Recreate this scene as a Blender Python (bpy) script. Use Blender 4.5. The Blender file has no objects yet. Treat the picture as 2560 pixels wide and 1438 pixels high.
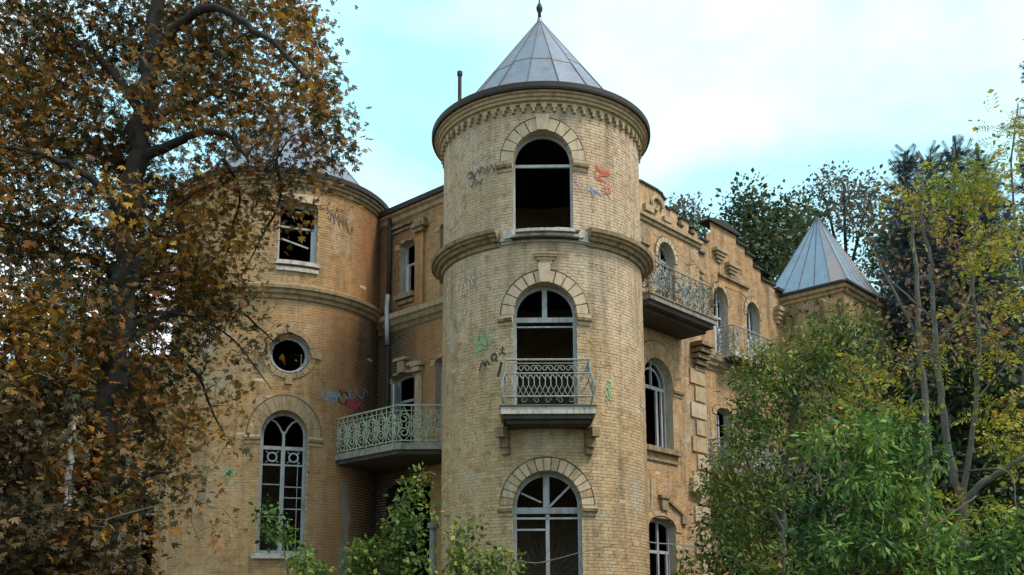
import bpy, math, random
import numpy as np
from mathutils import Matrix, Vector
random.seed(7)
PI = math.pi
SC = bpy.context.scene
COL = SC.collection

# ------------------------------------------------------------------ camera
FPX, PXC, YH = 2500.0, 1280.0, 1570.0
PITCH, ROLL = math.radians(10), math.radians(0.25)
PYC = YH - FPX * math.tan(PITCH)
EYE = np.array([0, 0, 1.6])
_f = np.array([0, math.cos(PITCH), math.sin(PITCH)]); _r = np.array([1., 0, 0]); _u = np.cross(_r, _f)
_c, _s = math.cos(ROLL), math.sin(ROLL)
CR, CU, CF = _c * _r - _s * _u, _s * _r + _c * _u, _f
cam = bpy.data.cameras.new('camera')
cam.sensor_width = 36; cam.lens = 36 * FPX / 2560
cam.shift_y = (PYC - 719) / 2560
cam.clip_start = 0.1; cam.clip_end = 4000
co = bpy.data.objects.new('camera', cam); COL.objects.link(co)
M = Matrix.Identity(4)
for i in range(3):
    M[i][0] = CR[i]; M[i][1] = CU[i]; M[i][2] = -CF[i]; M[i][3] = EYE[i]
co.matrix_world = M
SC.camera = co

# ------------------------------------------------------------------ light, sky, exposure
SUN_EL, SUN_AZ = math.radians(56), math.radians(116)     # azimuth clockwise from +Y: behind the camera, to its right
SC.view_settings.view_transform = 'Standard'
SC.view_settings.look = 'None'
SC.view_settings.gamma = 1
SC.view_settings.use_curve_mapping = False
SC.view_settings.exposure = 1.45
sun = bpy.data.lights.new('sun', 'SUN')
sun.energy = 1.5; sun.angle = math.radians(12); sun.color = (1, .92, .80)
so = bpy.data.objects.new('sun', sun); COL.objects.link(so)
sd = Vector((math.sin(SUN_AZ) * math.cos(SUN_EL), math.cos(SUN_AZ) * math.cos(SUN_EL), math.sin(SUN_EL)))
so.rotation_euler = sd.to_track_quat('Z', 'Y').to_euler()
so.location = (20, -20, 40)

W = bpy.data.worlds.new('World'); SC.world = W; W.use_nodes = True
nt = W.node_tree; nt.nodes.clear()
def N(nt, t, **k):
    n = nt.nodes.new(t)
    for a, v in k.items():
        setattr(n, a, v)
    return n
def L(nt, a, b): nt.links.new(a, b)
def ramp(nt, fac, stops, interp='LINEAR'):
    n = N(nt, 'ShaderNodeValToRGB'); cr = n.color_ramp; cr.interpolation = interp
    while len(cr.elements) < len(stops): cr.elements.new(.5)
    for e, (p, c) in zip(cr.elements, stops):
        e.position = p; e.color = (*c, 1) if len(c) == 3 else c
    if fac is not None: L(nt, fac, n.inputs[0])
    return n.outputs[0]
def math_(nt, op, a, b=None, c=None):
    n = N(nt, 'ShaderNodeMath', operation=op)
    for i, v in enumerate((a, b, c)):
        if v is None: continue
        if isinstance(v, (int, float)): n.inputs[i].default_value = v
        else: L(nt, v, n.inputs[i])
    return n.outputs[0]
def mixc(nt, fac, a, b, bt='MIX'):
    n = N(nt, 'ShaderNodeMix', data_type='RGBA', blend_type=bt)
    for i, v in ((0, fac), (6, a), (7, b)):
        if isinstance(v, (int, float)): n.inputs[i].default_value = v
        elif isinstance(v, tuple): n.inputs[i].default_value = (*v, 1)
        else: L(nt, v, n.inputs[i])
    return n.outputs[2]
def noise(nt, vec, scale, detail=4, rough=.55):
    n = N(nt, 'ShaderNodeTexNoise'); n.inputs['Scale'].default_value = scale
    n.inputs['Detail'].default_value = detail; n.inputs['Roughness'].default_value = rough
    if vec is not None: L(nt, vec, n.inputs['Vector'])
    return n.outputs[0]
def mapping(nt, vec, scale=(1, 1, 1), loc=(0, 0, 0)):
    n = N(nt, 'ShaderNodeMapping'); n.inputs['Scale'].default_value = scale; n.inputs['Location'].default_value = loc
    L(nt, vec, n.inputs['Vector']); return n.outputs[0]

sky = N(nt, 'ShaderNodeTexSky', sky_type='NISHITA'); sky.sun_disc = False
sky.sun_elevation = SUN_EL; sky.sun_rotation = SUN_AZ
sky.air_density = 1.0; sky.dust_density = .6; sky.ozone_density = 1.5
tc = N(nt, 'ShaderNodeTexCoord')
sep = N(nt, 'ShaderNodeSeparateXYZ'); L(nt, tc.outputs['Generated'], sep.inputs[0])
zz = math_(nt, 'ADD', math_(nt, 'MAXIMUM', sep.outputs[2], 0.0), .18)
cmb = N(nt, 'ShaderNodeCombineXYZ')
L(nt, math_(nt, 'DIVIDE', sep.outputs[0], zz), cmb.inputs[0]); L(nt, math_(nt, 'DIVIDE', sep.outputs[1], zz), cmb.inputs[1])
cl = noise(nt, mapping(nt, cmb.outputs[0], (1, 1, 1), (27.04, .918, 0)), .95, 5, .5)
mask = ramp(nt, cl, [(.425, (.18,) * 3), (.505, (.58,) * 3), (.61, (1,) * 3)])
cloudcol = ramp(nt, noise(nt, mapping(nt, cmb.outputs[0], (1, 1, 1), (8, 2, 0)), 1.6, 5, .6), [(.38, (4.3, 5.2, 5.4)), (.62, (6.3, 6.4, 6.4))])
thin = mixc(nt, .6, sky.outputs[0], (1.7, 4.8, 5.3))
bg = N(nt, 'ShaderNodeBackground'); bg.inputs[1].default_value = .1
L(nt, mixc(nt, mask, thin, cloudcol), bg.inputs[0])
L(nt, bg.outputs[0], N(nt, 'ShaderNodeOutputWorld').inputs[0])

# ------------------------------------------------------------------ helpers
def at(px, py, Y):
    d = CF + (px - PXC) / FPX * CR - (py - PYC) / FPX * CU
    return EYE + d * Y / d[1]
def pixel_on_drum(px, py, F):
    d = CF + (px - PXC) / FPX * CR - (py - PYC) / FPX * CU
    o = EYE[:2] - F.c; a = d[:2] @ d[:2]; b = 2 * o @ d[:2]; cc = o @ o - F.R ** 2
    t = (-b - math.sqrt(max(0, b * b - 4 * a * cc))) / (2 * a); p = EYE + d * t
    return (math.atan2(p[1] - F.c[1], p[0] - F.c[0]) + PI / 2) * F.R, p[2]

class Drum:
    def __init__(s, c, R): s.c = np.array(c, float); s.R = R
    def __call__(s, u, z, o=0.0):
        t = -PI / 2 + u / s.R
        return (s.c[0] + (s.R + o) * math.cos(t), s.c[1] + (s.R + o) * math.sin(t), z)
    def tangent(s, u):
        t = -PI / 2 + u / s.R
        return Wall(s(u, 0)[:2], (-math.sin(t), math.cos(t)), (math.cos(t), math.sin(t)))
class Wall:
    def __init__(s, p, ud, nd): s.p = np.array(p, float); s.u = np.array(ud, float); s.n = np.array(nd, float); s.R = 1e9
    def __call__(s, u, z, o=0.0):
        q = s.p + s.u * u + s.n * o
        return (q[0], q[1], z)
    def tangent(s, u): return Wall(s.p + s.u * u, s.u, s.n)

class MB:
    def __init__(s): s.v = []; s.f = []; s.m = []
    def add(s, vs, fs, m=0):
        b = len(s.v); s.v += [tuple(map(float, v)) for v in vs]
        for f in fs: s.f.append(tuple(b + i for i in f)); s.m.append(m)
    def fbox(s, F, u0, u1, z0, z1, o0, o1, n=1, m=0):
        vs = []
        for i in range(n + 1):
            u = u0 + (u1 - u0) * i / n
            vs += [F(u, z0, o0), F(u, z1, o0), F(u, z1, o1), F(u, z0, o1)]
        fs = [(0, 1, 2, 3), (4 * n + 3, 4 * n + 2, 4 * n + 1, 4 * n)]
        for i in range(n):
            a, b = 4 * i, 4 * i + 4
            for k in range(4): fs.append((a + k, b + k, b + (k + 1) % 4, a + (k + 1) % 4))
        s.add(vs, fs, m)
    def ring(s, F, uc, zc, r0, r1, a0, a1, o0, o1, n=1, m=0, ry=1.0):
        vs = []
        for i in range(n + 1):
            a = a0 + (a1 - a0) * i / n; ca, sa = math.cos(a), math.sin(a) * ry
            for r, o in ((r0, o0), (r1, o0), (r1, o1), (r0, o1)): vs.append(F(uc + r * ca, zc + r * sa, o))
        fs = [(0, 1, 2, 3), (4 * n + 3, 4 * n + 2, 4 * n + 1, 4 * n)]
        for i in range(n):
            a, b = 4 * i, 4 * i + 4
            for k in range(4): fs.append((a + k, b + k, b + (k + 1) % 4, a + (k + 1) % 4))
        s.add(vs, fs, m)
    def sweep(s, F, u0, u1, prof, n, mfun=None, caps=True):
        k = len(prof); vs = []
        for i in range(n + 1):
            u = u0 + (u1 - u0) * i / n
            vs += [F(u, z, o) for o, z in prof]
        b = len(s.v); s.v += vs
        for i in range(n):
            for j in range(k - 1):
                a = b + i * k + j
                s.f.append((a, a + k, a + k + 1, a + 1)); s.m.append(mfun(j) if mfun else 0)
        if caps:
            s.f.append(tuple(b + j for j in range(k))); s.m.append(0)
            s.f.append(tuple(b + n * k + j for j in range(k))); s.m.append(0)
    def poly(s, F, pts, o0, o1, m=0):            # extruded outline (u, z)
        k = len(pts)
        s.add([F(u, z, o0) for u, z in pts] + [F(u, z, o1) for u, z in pts],
              [tuple(range(k)), tuple(range(2 * k - 1, k - 1, -1))] + [(i, (i + 1) % k, k + (i + 1) % k, k + i) for i in range(k)], m)
    def tube(s, pts, r, n=6, m=0, caps=True):
        P = [np.array(p, float) for p in pts]; k = len(P)
        rr = r if hasattr(r, '__len__') else [r] * k
        t = P[1] - P[0]; t /= np.linalg.norm(t) + 1e-9
        a = np.cross(t, (0.3, 0.2, 1) if abs(t[2]) < .9 else (1, .1, 0)); a /= np.linalg.norm(a)
        vs = []
        for i in range(k):
            t = P[min(i + 1, k - 1)] - P[max(i - 1, 0)]; t /= np.linalg.norm(t) + 1e-9
            a = a - t * (a @ t); a /= np.linalg.norm(a) + 1e-9; b = np.cross(t, a)
            for j in range(n):
                w = 2 * PI * j / n
                vs.append(P[i] + (a * math.cos(w) + b * math.sin(w)) * rr[i])
        fs = [(i * n + j, i * n + (j + 1) % n, (i + 1) * n + (j + 1) % n, (i + 1) * n + j) for i in range(k - 1) for j in range(n)]
        if caps: fs += [tuple(range(n))[::-1], tuple((k - 1) * n + j for j in range(n))]
        s.add(vs, fs, m)
    def build(s, name, mats, parent, label=None, kind=None, smooth=False):
        me = bpy.data.meshes.new(name)
        org = np.array(ROOTLOC.get(parent.name if parent else '', (0, 0, 0)), float)
        v = np.array(s.v, float) - org
        me.from_pydata(v.tolist(), [], s.f)
        for x in (mats if isinstance(mats, (list, tuple)) else [mats]): me.materials.append(x)
        me.polygons.foreach_set('material_index', s.m)
        if smooth: me.polygons.foreach_set('use_smooth', [True] * len(s.f))
        o = bpy.data.objects.new(name, me); COL.objects.link(o)
        if parent: o.parent = parent; ROOTLOC[o.name] = tuple(org)
        if label: o['label'] = label
        if kind: o['kind'] = kind
        return o
ROOTLOC = {}
def thing(name, label, cat, loc, group=None):
    o = bpy.data.objects.new(name, None); COL.objects.link(o)
    o.location = loc; o['label'] = label; o['category'] = cat
    if group: o['group'] = group
    ROOTLOC[o.name] = tuple(loc)
    return o

class Arch:                                     # opening with a round (or flatter) head; rise 0 = square head
    def __init__(s, uc, hw, zb, zs, rise): s.uc, s.hw, s.zb, s.zs, s.rise = uc, hw, zb, zs, rise
    def interval(s, zl, zh):
        if zh <= s.zb + .005 or zl >= s.zs + s.rise - .005: return None
        w = s.hw
        if zl > s.zs: w = s.hw * math.sqrt(max(0, 1 - ((zl - s.zs) / s.rise) ** 2))
        return s.uc - w, s.uc + w
    def outline(s, n=18, inset=0.0, local=False):
        uc = 0 if local else s.uc; hw = s.hw - inset; r = max(0, s.rise - inset) if s.rise else 0
        zs = s.zs if s.rise else s.zs - inset
        p = [(uc - hw, s.zb + inset)]
        p += [(uc - hw * math.cos(PI * i / n), zs + r * math.sin(PI * i / n)) for i in range(n + 1)]
        return p + [(uc + hw, s.zb + inset)]
class Round:
    def __init__(s, uc, zc, r): s.uc, s.zc, s.r = uc, zc, r
    def interval(s, zl, zh):
        if zh <= s.zc - s.r or zl >= s.zc + s.r: return None
        d = 0 if zl <= s.zc <= zh else min(abs(zl - s.zc), abs(zh - s.zc))
        w = math.sqrt(max(0, s.r ** 2 - d * d)); return s.uc - w, s.uc + w
    def outline(s, n=28, inset=0.0, local=False):
        uc = 0 if local else s.uc
        return [(uc + (s.r - inset) * math.cos(2 * PI * i / n), s.zc + (s.r - inset) * math.sin(2 * PI * i / n)) for i in range(n)]

BH, BL = .071, .25
def brick_wall(name, F, u0, u1, z0, z1, ops, mats, parent, label, top=None, zbrick=2.0, ub=None, single=None, rnd=None):
    """courses of real bricks over a recessed bed of mortar; openings cut course by course"""
    rnd = rnd or random.Random(3)
    mb = MB(); z = z0; row = 0; keep = []
    ub = ub or (u0, u1)
    while z < z1 - .01:
        zh = min(z + BH, z1)
        a, b = u0, u1
        if top:
            iv = top(z)
            if iv is None: break
            a, b = max(a, iv[0]), min(b, iv[1])
        ivs = [(a, b)]
        for op in ops:
            c = op.interval(z, zh)
            if c is None: continue
            nx = []
            for p, q in ivs:
                if c[1] <= p or c[0] >= q: nx.append((p, q)); continue
                if c[0] > p: nx.append((p, c[0]))
                if c[1] < q: nx.append((c[1], q))
            ivs = nx
        for p, q in ivs:
            n = max(1, int((q - p) / .3)) if F.R < 1e6 else 1
            for i in range(n):
                x0, x1 = p + (q - p) * i / n, p + (q - p) * (i + 1) / n
                mb.add([F(x0, z, -.0045), F(x1, z, -.0045), F(x1, zh, -.0045), F(x0, zh, -.0045)], [(0, 1, 2, 3)], 1)
            if zh < zbrick: continue
            k = math.floor((max(p, ub[0]) - u0) / BL) - 1
            off = (row % 2) * BL / 2 + (.03 if row % 4 > 1 else 0)
            while True:
                x0 = u0 + k * BL + off; x1 = x0 + BL - .009; k += 1
                if x0 > min(q, ub[1]): break
                full = x0 >= p and x1 <= q
                x0, x1 = max(x0, p), min(x1, q)
                if x1 - x0 < .04: continue
                if rnd.random() < .004: continue           # a brick fallen out
                pr = rnd.uniform(0, .0028) + (.007 if rnd.random() < .03 else 0)
                if single and full and z > zbrick: keep.append((x0, x1, z + .004, zh - .004, pr))
                else: _brick(mb, F, x0, x1, z + .004, zh - .004, pr)
        z = zh; row += 1
    if single:
        keep.sort(key=lambda b: single((b[0] + b[1]) / 2, b[2]))
        for b in keep[300:]: _brick(mb, F, *b)
    w = mb.build(name, mats, parent, label, kind='stuff')
    if single and keep:
        bm = MB(); T = Wall((0, 0), (1, 0), (0, -1)); l, h = BL - .009, BH - .008
        _brick(bm, T, -l / 2, l / 2, -h / 2, h / 2, 0)
        first = None
        for x0, x1, za, zb_, pr in keep[:300]:
            if first is None:
                ob = bm.build('brick', mats[0], None); first = ob
            else:
                ob = first.copy(); COL.objects.link(ob)
            ob.parent = w
            org = np.array(ROOTLOC[w.name]); uc = (x0 + x1) / 2
            ob.location = np.array(F(uc, (za + zb_) / 2, pr)) - org
            ob.rotation_euler = (0, 0, uc / F.R)
    return w
def _brick(mb, F, x0, x1, z0, z1, pr):
    e = .0022
    a = [F(x0, z0, -.0045), F(x1, z0, -.0045), F(x1, z1, -.0045), F(x0, z1, -.0045)]
    b = [F(x0 + e, z0 + e, pr), F(x1 - e, z0 + e, pr), F(x1 - e, z1 - e, pr), F(x0 + e, z1 - e, pr)]
    mb.add(a + b, [(4, 5, 6, 7), (0, 1, 5, 4), (1, 2, 6, 5), (2, 3, 7, 6), (3, 0, 4, 7)], 0)

# ------------------------------------------------------------------ materials
def mat(name):
    m = bpy.data.materials.new(name); m.use_nodes = True
    nt = m.node_tree; nt.nodes.clear()
    p = N(nt, 'ShaderNodeBsdfPrincipled'); o = N(nt, 'ShaderNodeOutputMaterial')
    L(nt, p.outputs[0], o.inputs[0])
    return m, nt, p
def objco(nt): return N(nt, 'ShaderNodeNewGeometry').outputs['Position']
def bump(nt, p, h, strength=.4, dist=.02):
    b = N(nt, 'ShaderNodeBump'); b.inputs['Strength'].default_value = strength; b.inputs['Distance'].default_value = dist
    L(nt, h, b.inputs['Height']); L(nt, b.outputs[0], p.inputs['Normal'])
def brick_mat(name, tint=(1, 1, 1), soot=.5, rnd=True, stain_shade=False, lime=0.0):
    m, nt, p = mat(name); P = objco(nt)
    g = N(nt, 'ShaderNodeNewGeometry'); oi = N(nt, 'ShaderNodeObjectInfo')
    r = math_(nt, 'FRACT', math_(nt, 'ADD', g.outputs['Random Per Island'], oi.outputs['Random'])) if rnd else noise(nt, P, 6, 4)
    c = ramp(nt, r, [(0, (.37, .258, .15)), (.10, (.44, .318, .19)), (.45, (.49, .358, .217)), (.7, (.47, .352, .225)), (.92, (.515, .39, .25)), (1, (.46, .295, .165))])
    c = mixc(nt, 1.0, c, tint, 'MULTIPLY')
    if lime:                                            # old pale limewash left on the upper storeys only
        sz = N(nt, 'ShaderNodeSeparateXYZ'); L(nt, P, sz.inputs[0])
        hz = math_(nt, 'ADD', math_(nt, 'MULTIPLY', math_(nt, 'SUBTRACT', sz.outputs[2], 6.2), .3), math_(nt, 'MULTIPLY', math_(nt, 'SUBTRACT', noise(nt, P, .9, 6, .65), .5), 2.2))
        c = mixc(nt, math_(nt, 'MULTIPLY', ramp(nt, hz, [(0, (0,) * 3), (1, (1,) * 3)]), lime), c, (.57, .43, .325))
    # broad weathering: orange washed patches, grey lime patches, dark streaks of old runoff
    c = mixc(nt, math_(nt, 'MULTIPLY', ramp(nt, noise(nt, P, .55, 5, .6), [(.48, (0,) * 3), (.66, (1,) * 3)]), .5), c, (.40, .265, .135))
    c = mixc(nt, math_(nt, 'MULTIPLY', ramp(nt, noise(nt, mapping(nt, P, (1, 1, 1), (5, 9, 2)), .8, 6, .65), [(.52, (0,) * 3), (.68, (1,) * 3)]), .5), c, (.42, .37, .30))
    st = noise(nt, mapping(nt, P, (2.6, 2.6, .22), (1, 4, 0)), 1.2, 5, .6)
    c = mixc(nt, math_(nt, 'MULTIPLY', ramp(nt, st, [(.50, (0,) * 3), (.72, (1,) * 3)]), soot), c, (.12, .09, .06))
    st2 = noise(nt, mapping(nt, P, (6.5, 6.5, .32), (7, 2, 1)), 1.1, 6, .65)
    c = mixc(nt, math_(nt, 'MULTIPLY', ramp(nt, st2, [(.53, (0,) * 3), (.67, (1,) * 3)]), soot * .8), c, (.15, .115, .08))
    pt = noise(nt, mapping(nt, P, (1, 1, .8), (11, 3, 6)), 1.0, 9, .62)
    c = mixc(nt, math_(nt, 'MULTIPLY', ramp(nt, pt, [(.615, (0,) * 3), (.635, (1,) * 3)]), .55), c, (.44, .385, .30))
    fine = noise(nt, P, 26, 5, .7)
    c = mixc(nt, .55, c, ramp(nt, fine, [(.3, (.62,) * 3), (.7, (1.25,) * 3)]), 'MULTIPLY')
    c = mixc(nt, .8, c, ramp(nt, noise(nt, P, 4.5, 6, .72), [(.33, (.52, .47, .42)), (.47, (.95, .94, .93)), (.55, (1.03, 1.02, 1.02)), (.68, (1.25, 1.22, 1.20))]), 'MULTIPLY')
    c = mixc(nt, ramp(nt, noise(nt, mapping(nt, P, (1, 1, 1.6), (3, 1, 7)), 11, 3, .6), [(.60, (0,) * 3), (.70, (.6,) * 3)]), c, (.16, .115, .075))
    if stain_shade:                                            # rusty stain by the downpipe, with the corner's shade darkened in
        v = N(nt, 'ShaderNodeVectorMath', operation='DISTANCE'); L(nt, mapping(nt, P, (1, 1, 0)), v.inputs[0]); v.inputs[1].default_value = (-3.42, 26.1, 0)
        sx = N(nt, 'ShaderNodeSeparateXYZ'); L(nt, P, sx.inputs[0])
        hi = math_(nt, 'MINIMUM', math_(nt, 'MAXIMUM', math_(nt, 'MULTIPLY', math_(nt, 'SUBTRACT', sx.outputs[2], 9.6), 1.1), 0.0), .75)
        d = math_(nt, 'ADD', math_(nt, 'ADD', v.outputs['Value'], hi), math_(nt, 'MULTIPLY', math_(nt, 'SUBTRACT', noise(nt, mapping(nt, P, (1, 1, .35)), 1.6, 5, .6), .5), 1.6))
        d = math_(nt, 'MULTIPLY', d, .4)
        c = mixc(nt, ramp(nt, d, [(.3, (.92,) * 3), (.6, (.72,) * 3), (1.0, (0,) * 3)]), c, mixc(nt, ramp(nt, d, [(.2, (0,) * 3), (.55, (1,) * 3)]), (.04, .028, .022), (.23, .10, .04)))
    L(nt, c, p.inputs['Base Color']); p.inputs['Roughness'].default_value = .93
    p.inputs['Specular IOR Level'].default_value = .15
    bump(nt, p, fine, .5, .012)
    return m
def rough_mat(name, cols, scale=3.0, dirt=(.06, .05, .04), dirt_amt=.5, rough=.85, metal=0, streak=.25, bstr=.3, fine_scale=40):
    m, nt, p = mat(name); P = objco(nt)
    n1 = noise(nt, P, scale, 6, .6)
    k = len(cols); c = ramp(nt, n1, [(.28 + .44 * i / max(1, k - 1), x) for i, x in enumerate(cols)])
    st = noise(nt, mapping(nt, P, (1, 1, streak)), scale * 1.7, 6, .65)
    c = mixc(nt, math_(nt, 'MULTIPLY', ramp(nt, st, [(.48, (0,) * 3), (.68, (1,) * 3)]), dirt_amt), c, dirt)
    f = noise(nt, P, fine_scale, 4, .6)
    c = mixc(nt, .4, c, ramp(nt, f, [(.3, (.7,) * 3), (.7, (1.2,) * 3)]), 'MULTIPLY')
    L(nt, c, p.inputs['Base Color']); p.inputs['Roughness'].default_value = rough; p.inputs['Metallic'].default_value = metal
    if metal == 0: p.inputs['Specular IOR Level'].default_value = .25
    bump(nt, p, f, bstr, .01)
    return m
def leaf_mat(name, cols, clump_scale=.7, trans=.35, dark=.55):
    m, nt, p = mat(name); nt.nodes.remove(p)
    g = N(nt, 'ShaderNodeNewGeometry')
    cl = noise(nt, g.outputs['Position'], clump_scale, 3, .5)
    v = math_(nt, 'ADD', math_(nt, 'MULTIPLY', g.outputs['Random Per Island'], .66), math_(nt, 'MULTIPLY', math_(nt, 'SUBTRACT', cl, .36), 1.25))
    k = len(cols)
    c = ramp(nt, v, [(.06 + .88 * i / (k - 1), x) for i, x in enumerate(cols)])
    d = N(nt, 'ShaderNodeBsdfPrincipled'); d.inputs['Roughness'].default_value = .6; d.inputs['Specular IOR Level'].default_value = .3
    t = N(nt, 'ShaderNodeBsdfTranslucent'); mx = N(nt, 'ShaderNodeMixShader'); mx.inputs[0].default_value = trans
    L(nt, c, d.inputs['Base Color']); L(nt, c, t.inputs[0]); L(nt, d.outputs[0], mx.inputs[1]); L(nt, t.outputs[0], mx.inputs[2])
    L(nt, mx.outputs[0], [n for n in nt.nodes if n.type == 'OUTPUT_MATERIAL'][0].inputs[0])
    return m
def flat_mat(name, col, rough=.8):
    m, nt, p = mat(name); P = objco(nt)
    c = mixc(nt, .5, col, ramp(nt, noise(nt, P, 30, 4, .6), [(.3, (.6,) * 3), (.7, (1.3,) * 3)]), 'MULTIPLY')
    L(nt, c, p.inputs['Base Color']); p.inputs['Roughness'].default_value = rough; p.inputs['Specular IOR Level'].default_value = .2
    return m

BRICK = brick_mat('yellow_brick', (1, .97, .90), .5, lime=.62)
BRICK_L = brick_mat('ochre_brick', (.90, .73, .55), .6, stain_shade=True)  # ochre brick, its tint darkened further for the wide tower's shade
BRICK_W = brick_mat('orange_brick', (1.0, .76, .55), .65, stain_shade=True)
BRICK_R = brick_mat('weathered_brick', (1.0, .84, .71), .8)
MORTAR = rough_mat('mortar', [(.42, .32, .21), (.54, .43, .30)], 3, dirt_amt=.3)
TRIM = rough_mat('brick_trim', [(.32, .23, .13), (.42, .31, .185), (.38, .29, .19)], 4, (.07, .05, .035), .55, bstr=.4)
TRIM_D = rough_mat('dirty_moulding', [(.15, .105, .065), (.29, .21, .125), (.19, .145, .105)], 5, (.03, .025, .02), .8, bstr=.5)
TRIM_L = rough_mat('ochre_trim', [(.22, .15, .085), (.33, .235, .135), (.29, .21, .13)], 4, (.06, .045, .03), .6, bstr=.4)
STONE = rough_mat('voussoir_stone', [(.39, .295, .20), (.48, .375, .265), (.44, .345, .245)], 5, (.14, .10, .06), .4)
RIM = rough_mat('rusty_gutter', [(.022, .020, .020), (.042, .034, .030), (.02, .02, .022)], 4, (.07, .035, .022), .4, .7)
JOINT = rough_mat('sooty_joint', [(.06, .045, .03), (.11, .08, .05)], 6, dirt_amt=.4)
ZINC = rough_mat('zinc_roof', [(.095, .125, .175), (.15, .18, .235), (.12, .145, .195)], 1.6, (.13, .105, .105), .7, .52, .25, .15, .1, 12)
ZINC_B = rough_mat('sky_tinted_zinc', [(.15, .22, .31), (.20, .28, .37), (.17, .245, .33)], 1.8, (.22, .19, .18), .45, .5, .35, .12, .1, 12)  # blue of the reflected sky mixed into the metal's base colour
ZINC_RUST = rough_mat('zinc_rust', [(.20, .25, .32), (.28, .29, .33), (.36, .26, .22)], 1.3, (.38, .24, .18), .6, .5, .35, .12, .1, 12)
PAINT = rough_mat('old_grey_paint', [(.24, .25, .26), (.35, .36, .38), (.30, .295, .285)], 5, (.12, .10, .08), .55, .7)
WHITE = rough_mat('white_paint', [(.36, .36, .38), (.48, .48, .51)], 5, (.16, .13, .10), .5, .6)
IRON = rough_mat('weathered_iron', [(.12, .13, .11), (.25, .265, .23), (.18, .21, .16)], 7, (.12, .07, .04), .55, .7)
IRON_PALE = rough_mat('pale_iron', [(.22, .235, .22), (.34, .355, .335)], 7, (.10, .065, .04), .6, .7)
CONC = rough_mat('stained_concrete', [(.10, .09, .08), (.26, .24, .21), (.16, .15, .13)], 4, (.03, .03, .025), .6, .95)
CONC_L = rough_mat('pale_slab_edge', [(.26, .24, .21), (.50, .46, .41), (.36, .33, .29)], 6, (.07, .06, .05), .6, .9)
SOFFIT = rough_mat('dark_soffit', [(.045, .04, .036), (.09, .08, .07)], 3, (.03, .028, .02), .5, .95)  # dark colour given to undersides and thin edge strips
DARK = rough_mat('unlit_interior', [(.018, .016, .015), (.04, .036, .034)], 2, (.015, .014, .013), .5, .95)  # near black, so the rooms behind the openings look unlit
PLASTER = rough_mat('peeling_plaster', [(.34, .29, .22), (.45, .40, .33), (.36, .30, .24)], 4, (.14, .11, .08), .5, .95)
BARK_D = rough_mat('dark_bark', [(.010, .009, .009), (.030, .025, .023), (.018, .017, .016)], 6, (.02, .02, .018), .5, .95, streak=.2, bstr=.9, fine_scale=14)
BARK_G = rough_mat('grey_bark', [(.085, .078, .066), (.15, .138, .118)], 6, (.045, .04, .035), .45, .9, streak=.3, bstr=.5, fine_scale=20)
BARK_B = rough_mat('birch_bark', [(.36, .34, .31), (.46, .44, .40), (.28, .26, .23)], 7, (.05, .045, .04), .55, .85, streak=2.5, fine_scale=18)
PANE, _pn, _pp = mat('dusty_pane')
_pp.inputs['Base Color'].default_value = (.03, .035, .04, 1); _pp.inputs['Roughness'].default_value = .12
_pp.inputs['Alpha'].default_value = 1

# ------------------------------------------------------------------ setting
def ground_sheet():
    mb = MB(); n = 60; R = 900.0
    for i in range(n + 1):
        for j in range(n + 1):
            x = R * math.copysign(abs(2 * i / n - 1) ** 2.2, 2 * i / n - 1); y = 20 + R * math.copysign(abs(2 * j / n - 1) ** 2.2, 2 * j / n - 1)
            mb.v.append((x, y, .05 * math.sin(x * .7) * math.cos(y * .6)))
    for i in range(n):
        for j in range(n):
            a = i * (n + 1) + j; mb.f.append((a, a + n + 1, a + n + 2, a + 1)); mb.m.append(0)
    m = rough_mat('leaf_litter', [(.05, .06, .025), (.09, .075, .04), (.06, .08, .03)], 1.5, (.10, .06, .025), .5, .95, streak=1)
    mb.build('ground', m, None, kind='structure', smooth=True)
ground_sheet()

# ------------------------------------------------------------------ the mansion
C = np.array([.75, 23.2]); PH = math.radians(42.5)
UR = np.array([math.sin(PH), math.cos(PH)]); UL = np.array([-math.cos(PH), math.sin(PH)])
CL = np.array([-6.47, 26.95])
FD = Drum(C, 2.40)                      # front round tower
LD = Drum(CL, 2.84)                     # left round tower
LW = Wall(C - UR * .5, -UL, -UR)        # wall between the towers (u grows to the right)
RW = Wall(C, UR, -UL)                   # bay beside the front tower
GW = Wall(C + UL * .4, UR, -UL)         # gable section beyond
PVL = Wall(C + UR * 13.2, -UL, -UR)     # pavilion, side
PVF = Wall(C - UL * 1.8, UR, -UL)       # pavilion, front
mansion = thing('abandoned_mansion', 'abandoned yellow brick mansion with two round towers, conical metal roofs and broken windows', 'mansion', (C[0], C[1], 0))

# openings
o_top = Arch(-.04, .67, 10.20, 11.90, .67)
o_mid = Arch(-.025, .70, 6.13, 8.32, .69)
o_low = Arch(-.01, .73, 1.80, 4.14, .72)
l_sq = Arch(1.04, .50, 10.86, 12.44, 0)
l_oc = Round(.92, 8.40, .50)
l_ar = Arch(.87, .57, 3.40, 6.32, .62)
w_up = Arch(-4.38, .30, 10.48, 11.88, .10)
w_upr = Arch(-2.78, .32, 10.48, 11.98, .10)
w_door = Arch(-4.50, .46, 6.05, 8.15, .14)
w_lowr = Arch(-2.80, .42, 6.6, 8.35, .13)
w_porch = Arch(-4.22, .86, 1.2, 5.15, .15)
r_up = Arch(5.46, .43, 10.05, 12.02, .45)
r_ar = Arch(4.82, .72, 6.42, 8.20, .72)
r_sg = Arch(4.82, .66, 1.8, 4.22, .24)
g_1 = Arch(9.05, .43, 9.95, 11.70, .44)
g_2 = Arch(11.10, .43, 9.95, 11.70, .44)
g_low = Arch(9.0, .46, 6.3, 8.05, .18)
g_low2 = Arch(11.3, .46, 6.3, 8.05, .18)
g_door = Arch(9.6, .6, 1.0, 4.1, .2)

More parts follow.
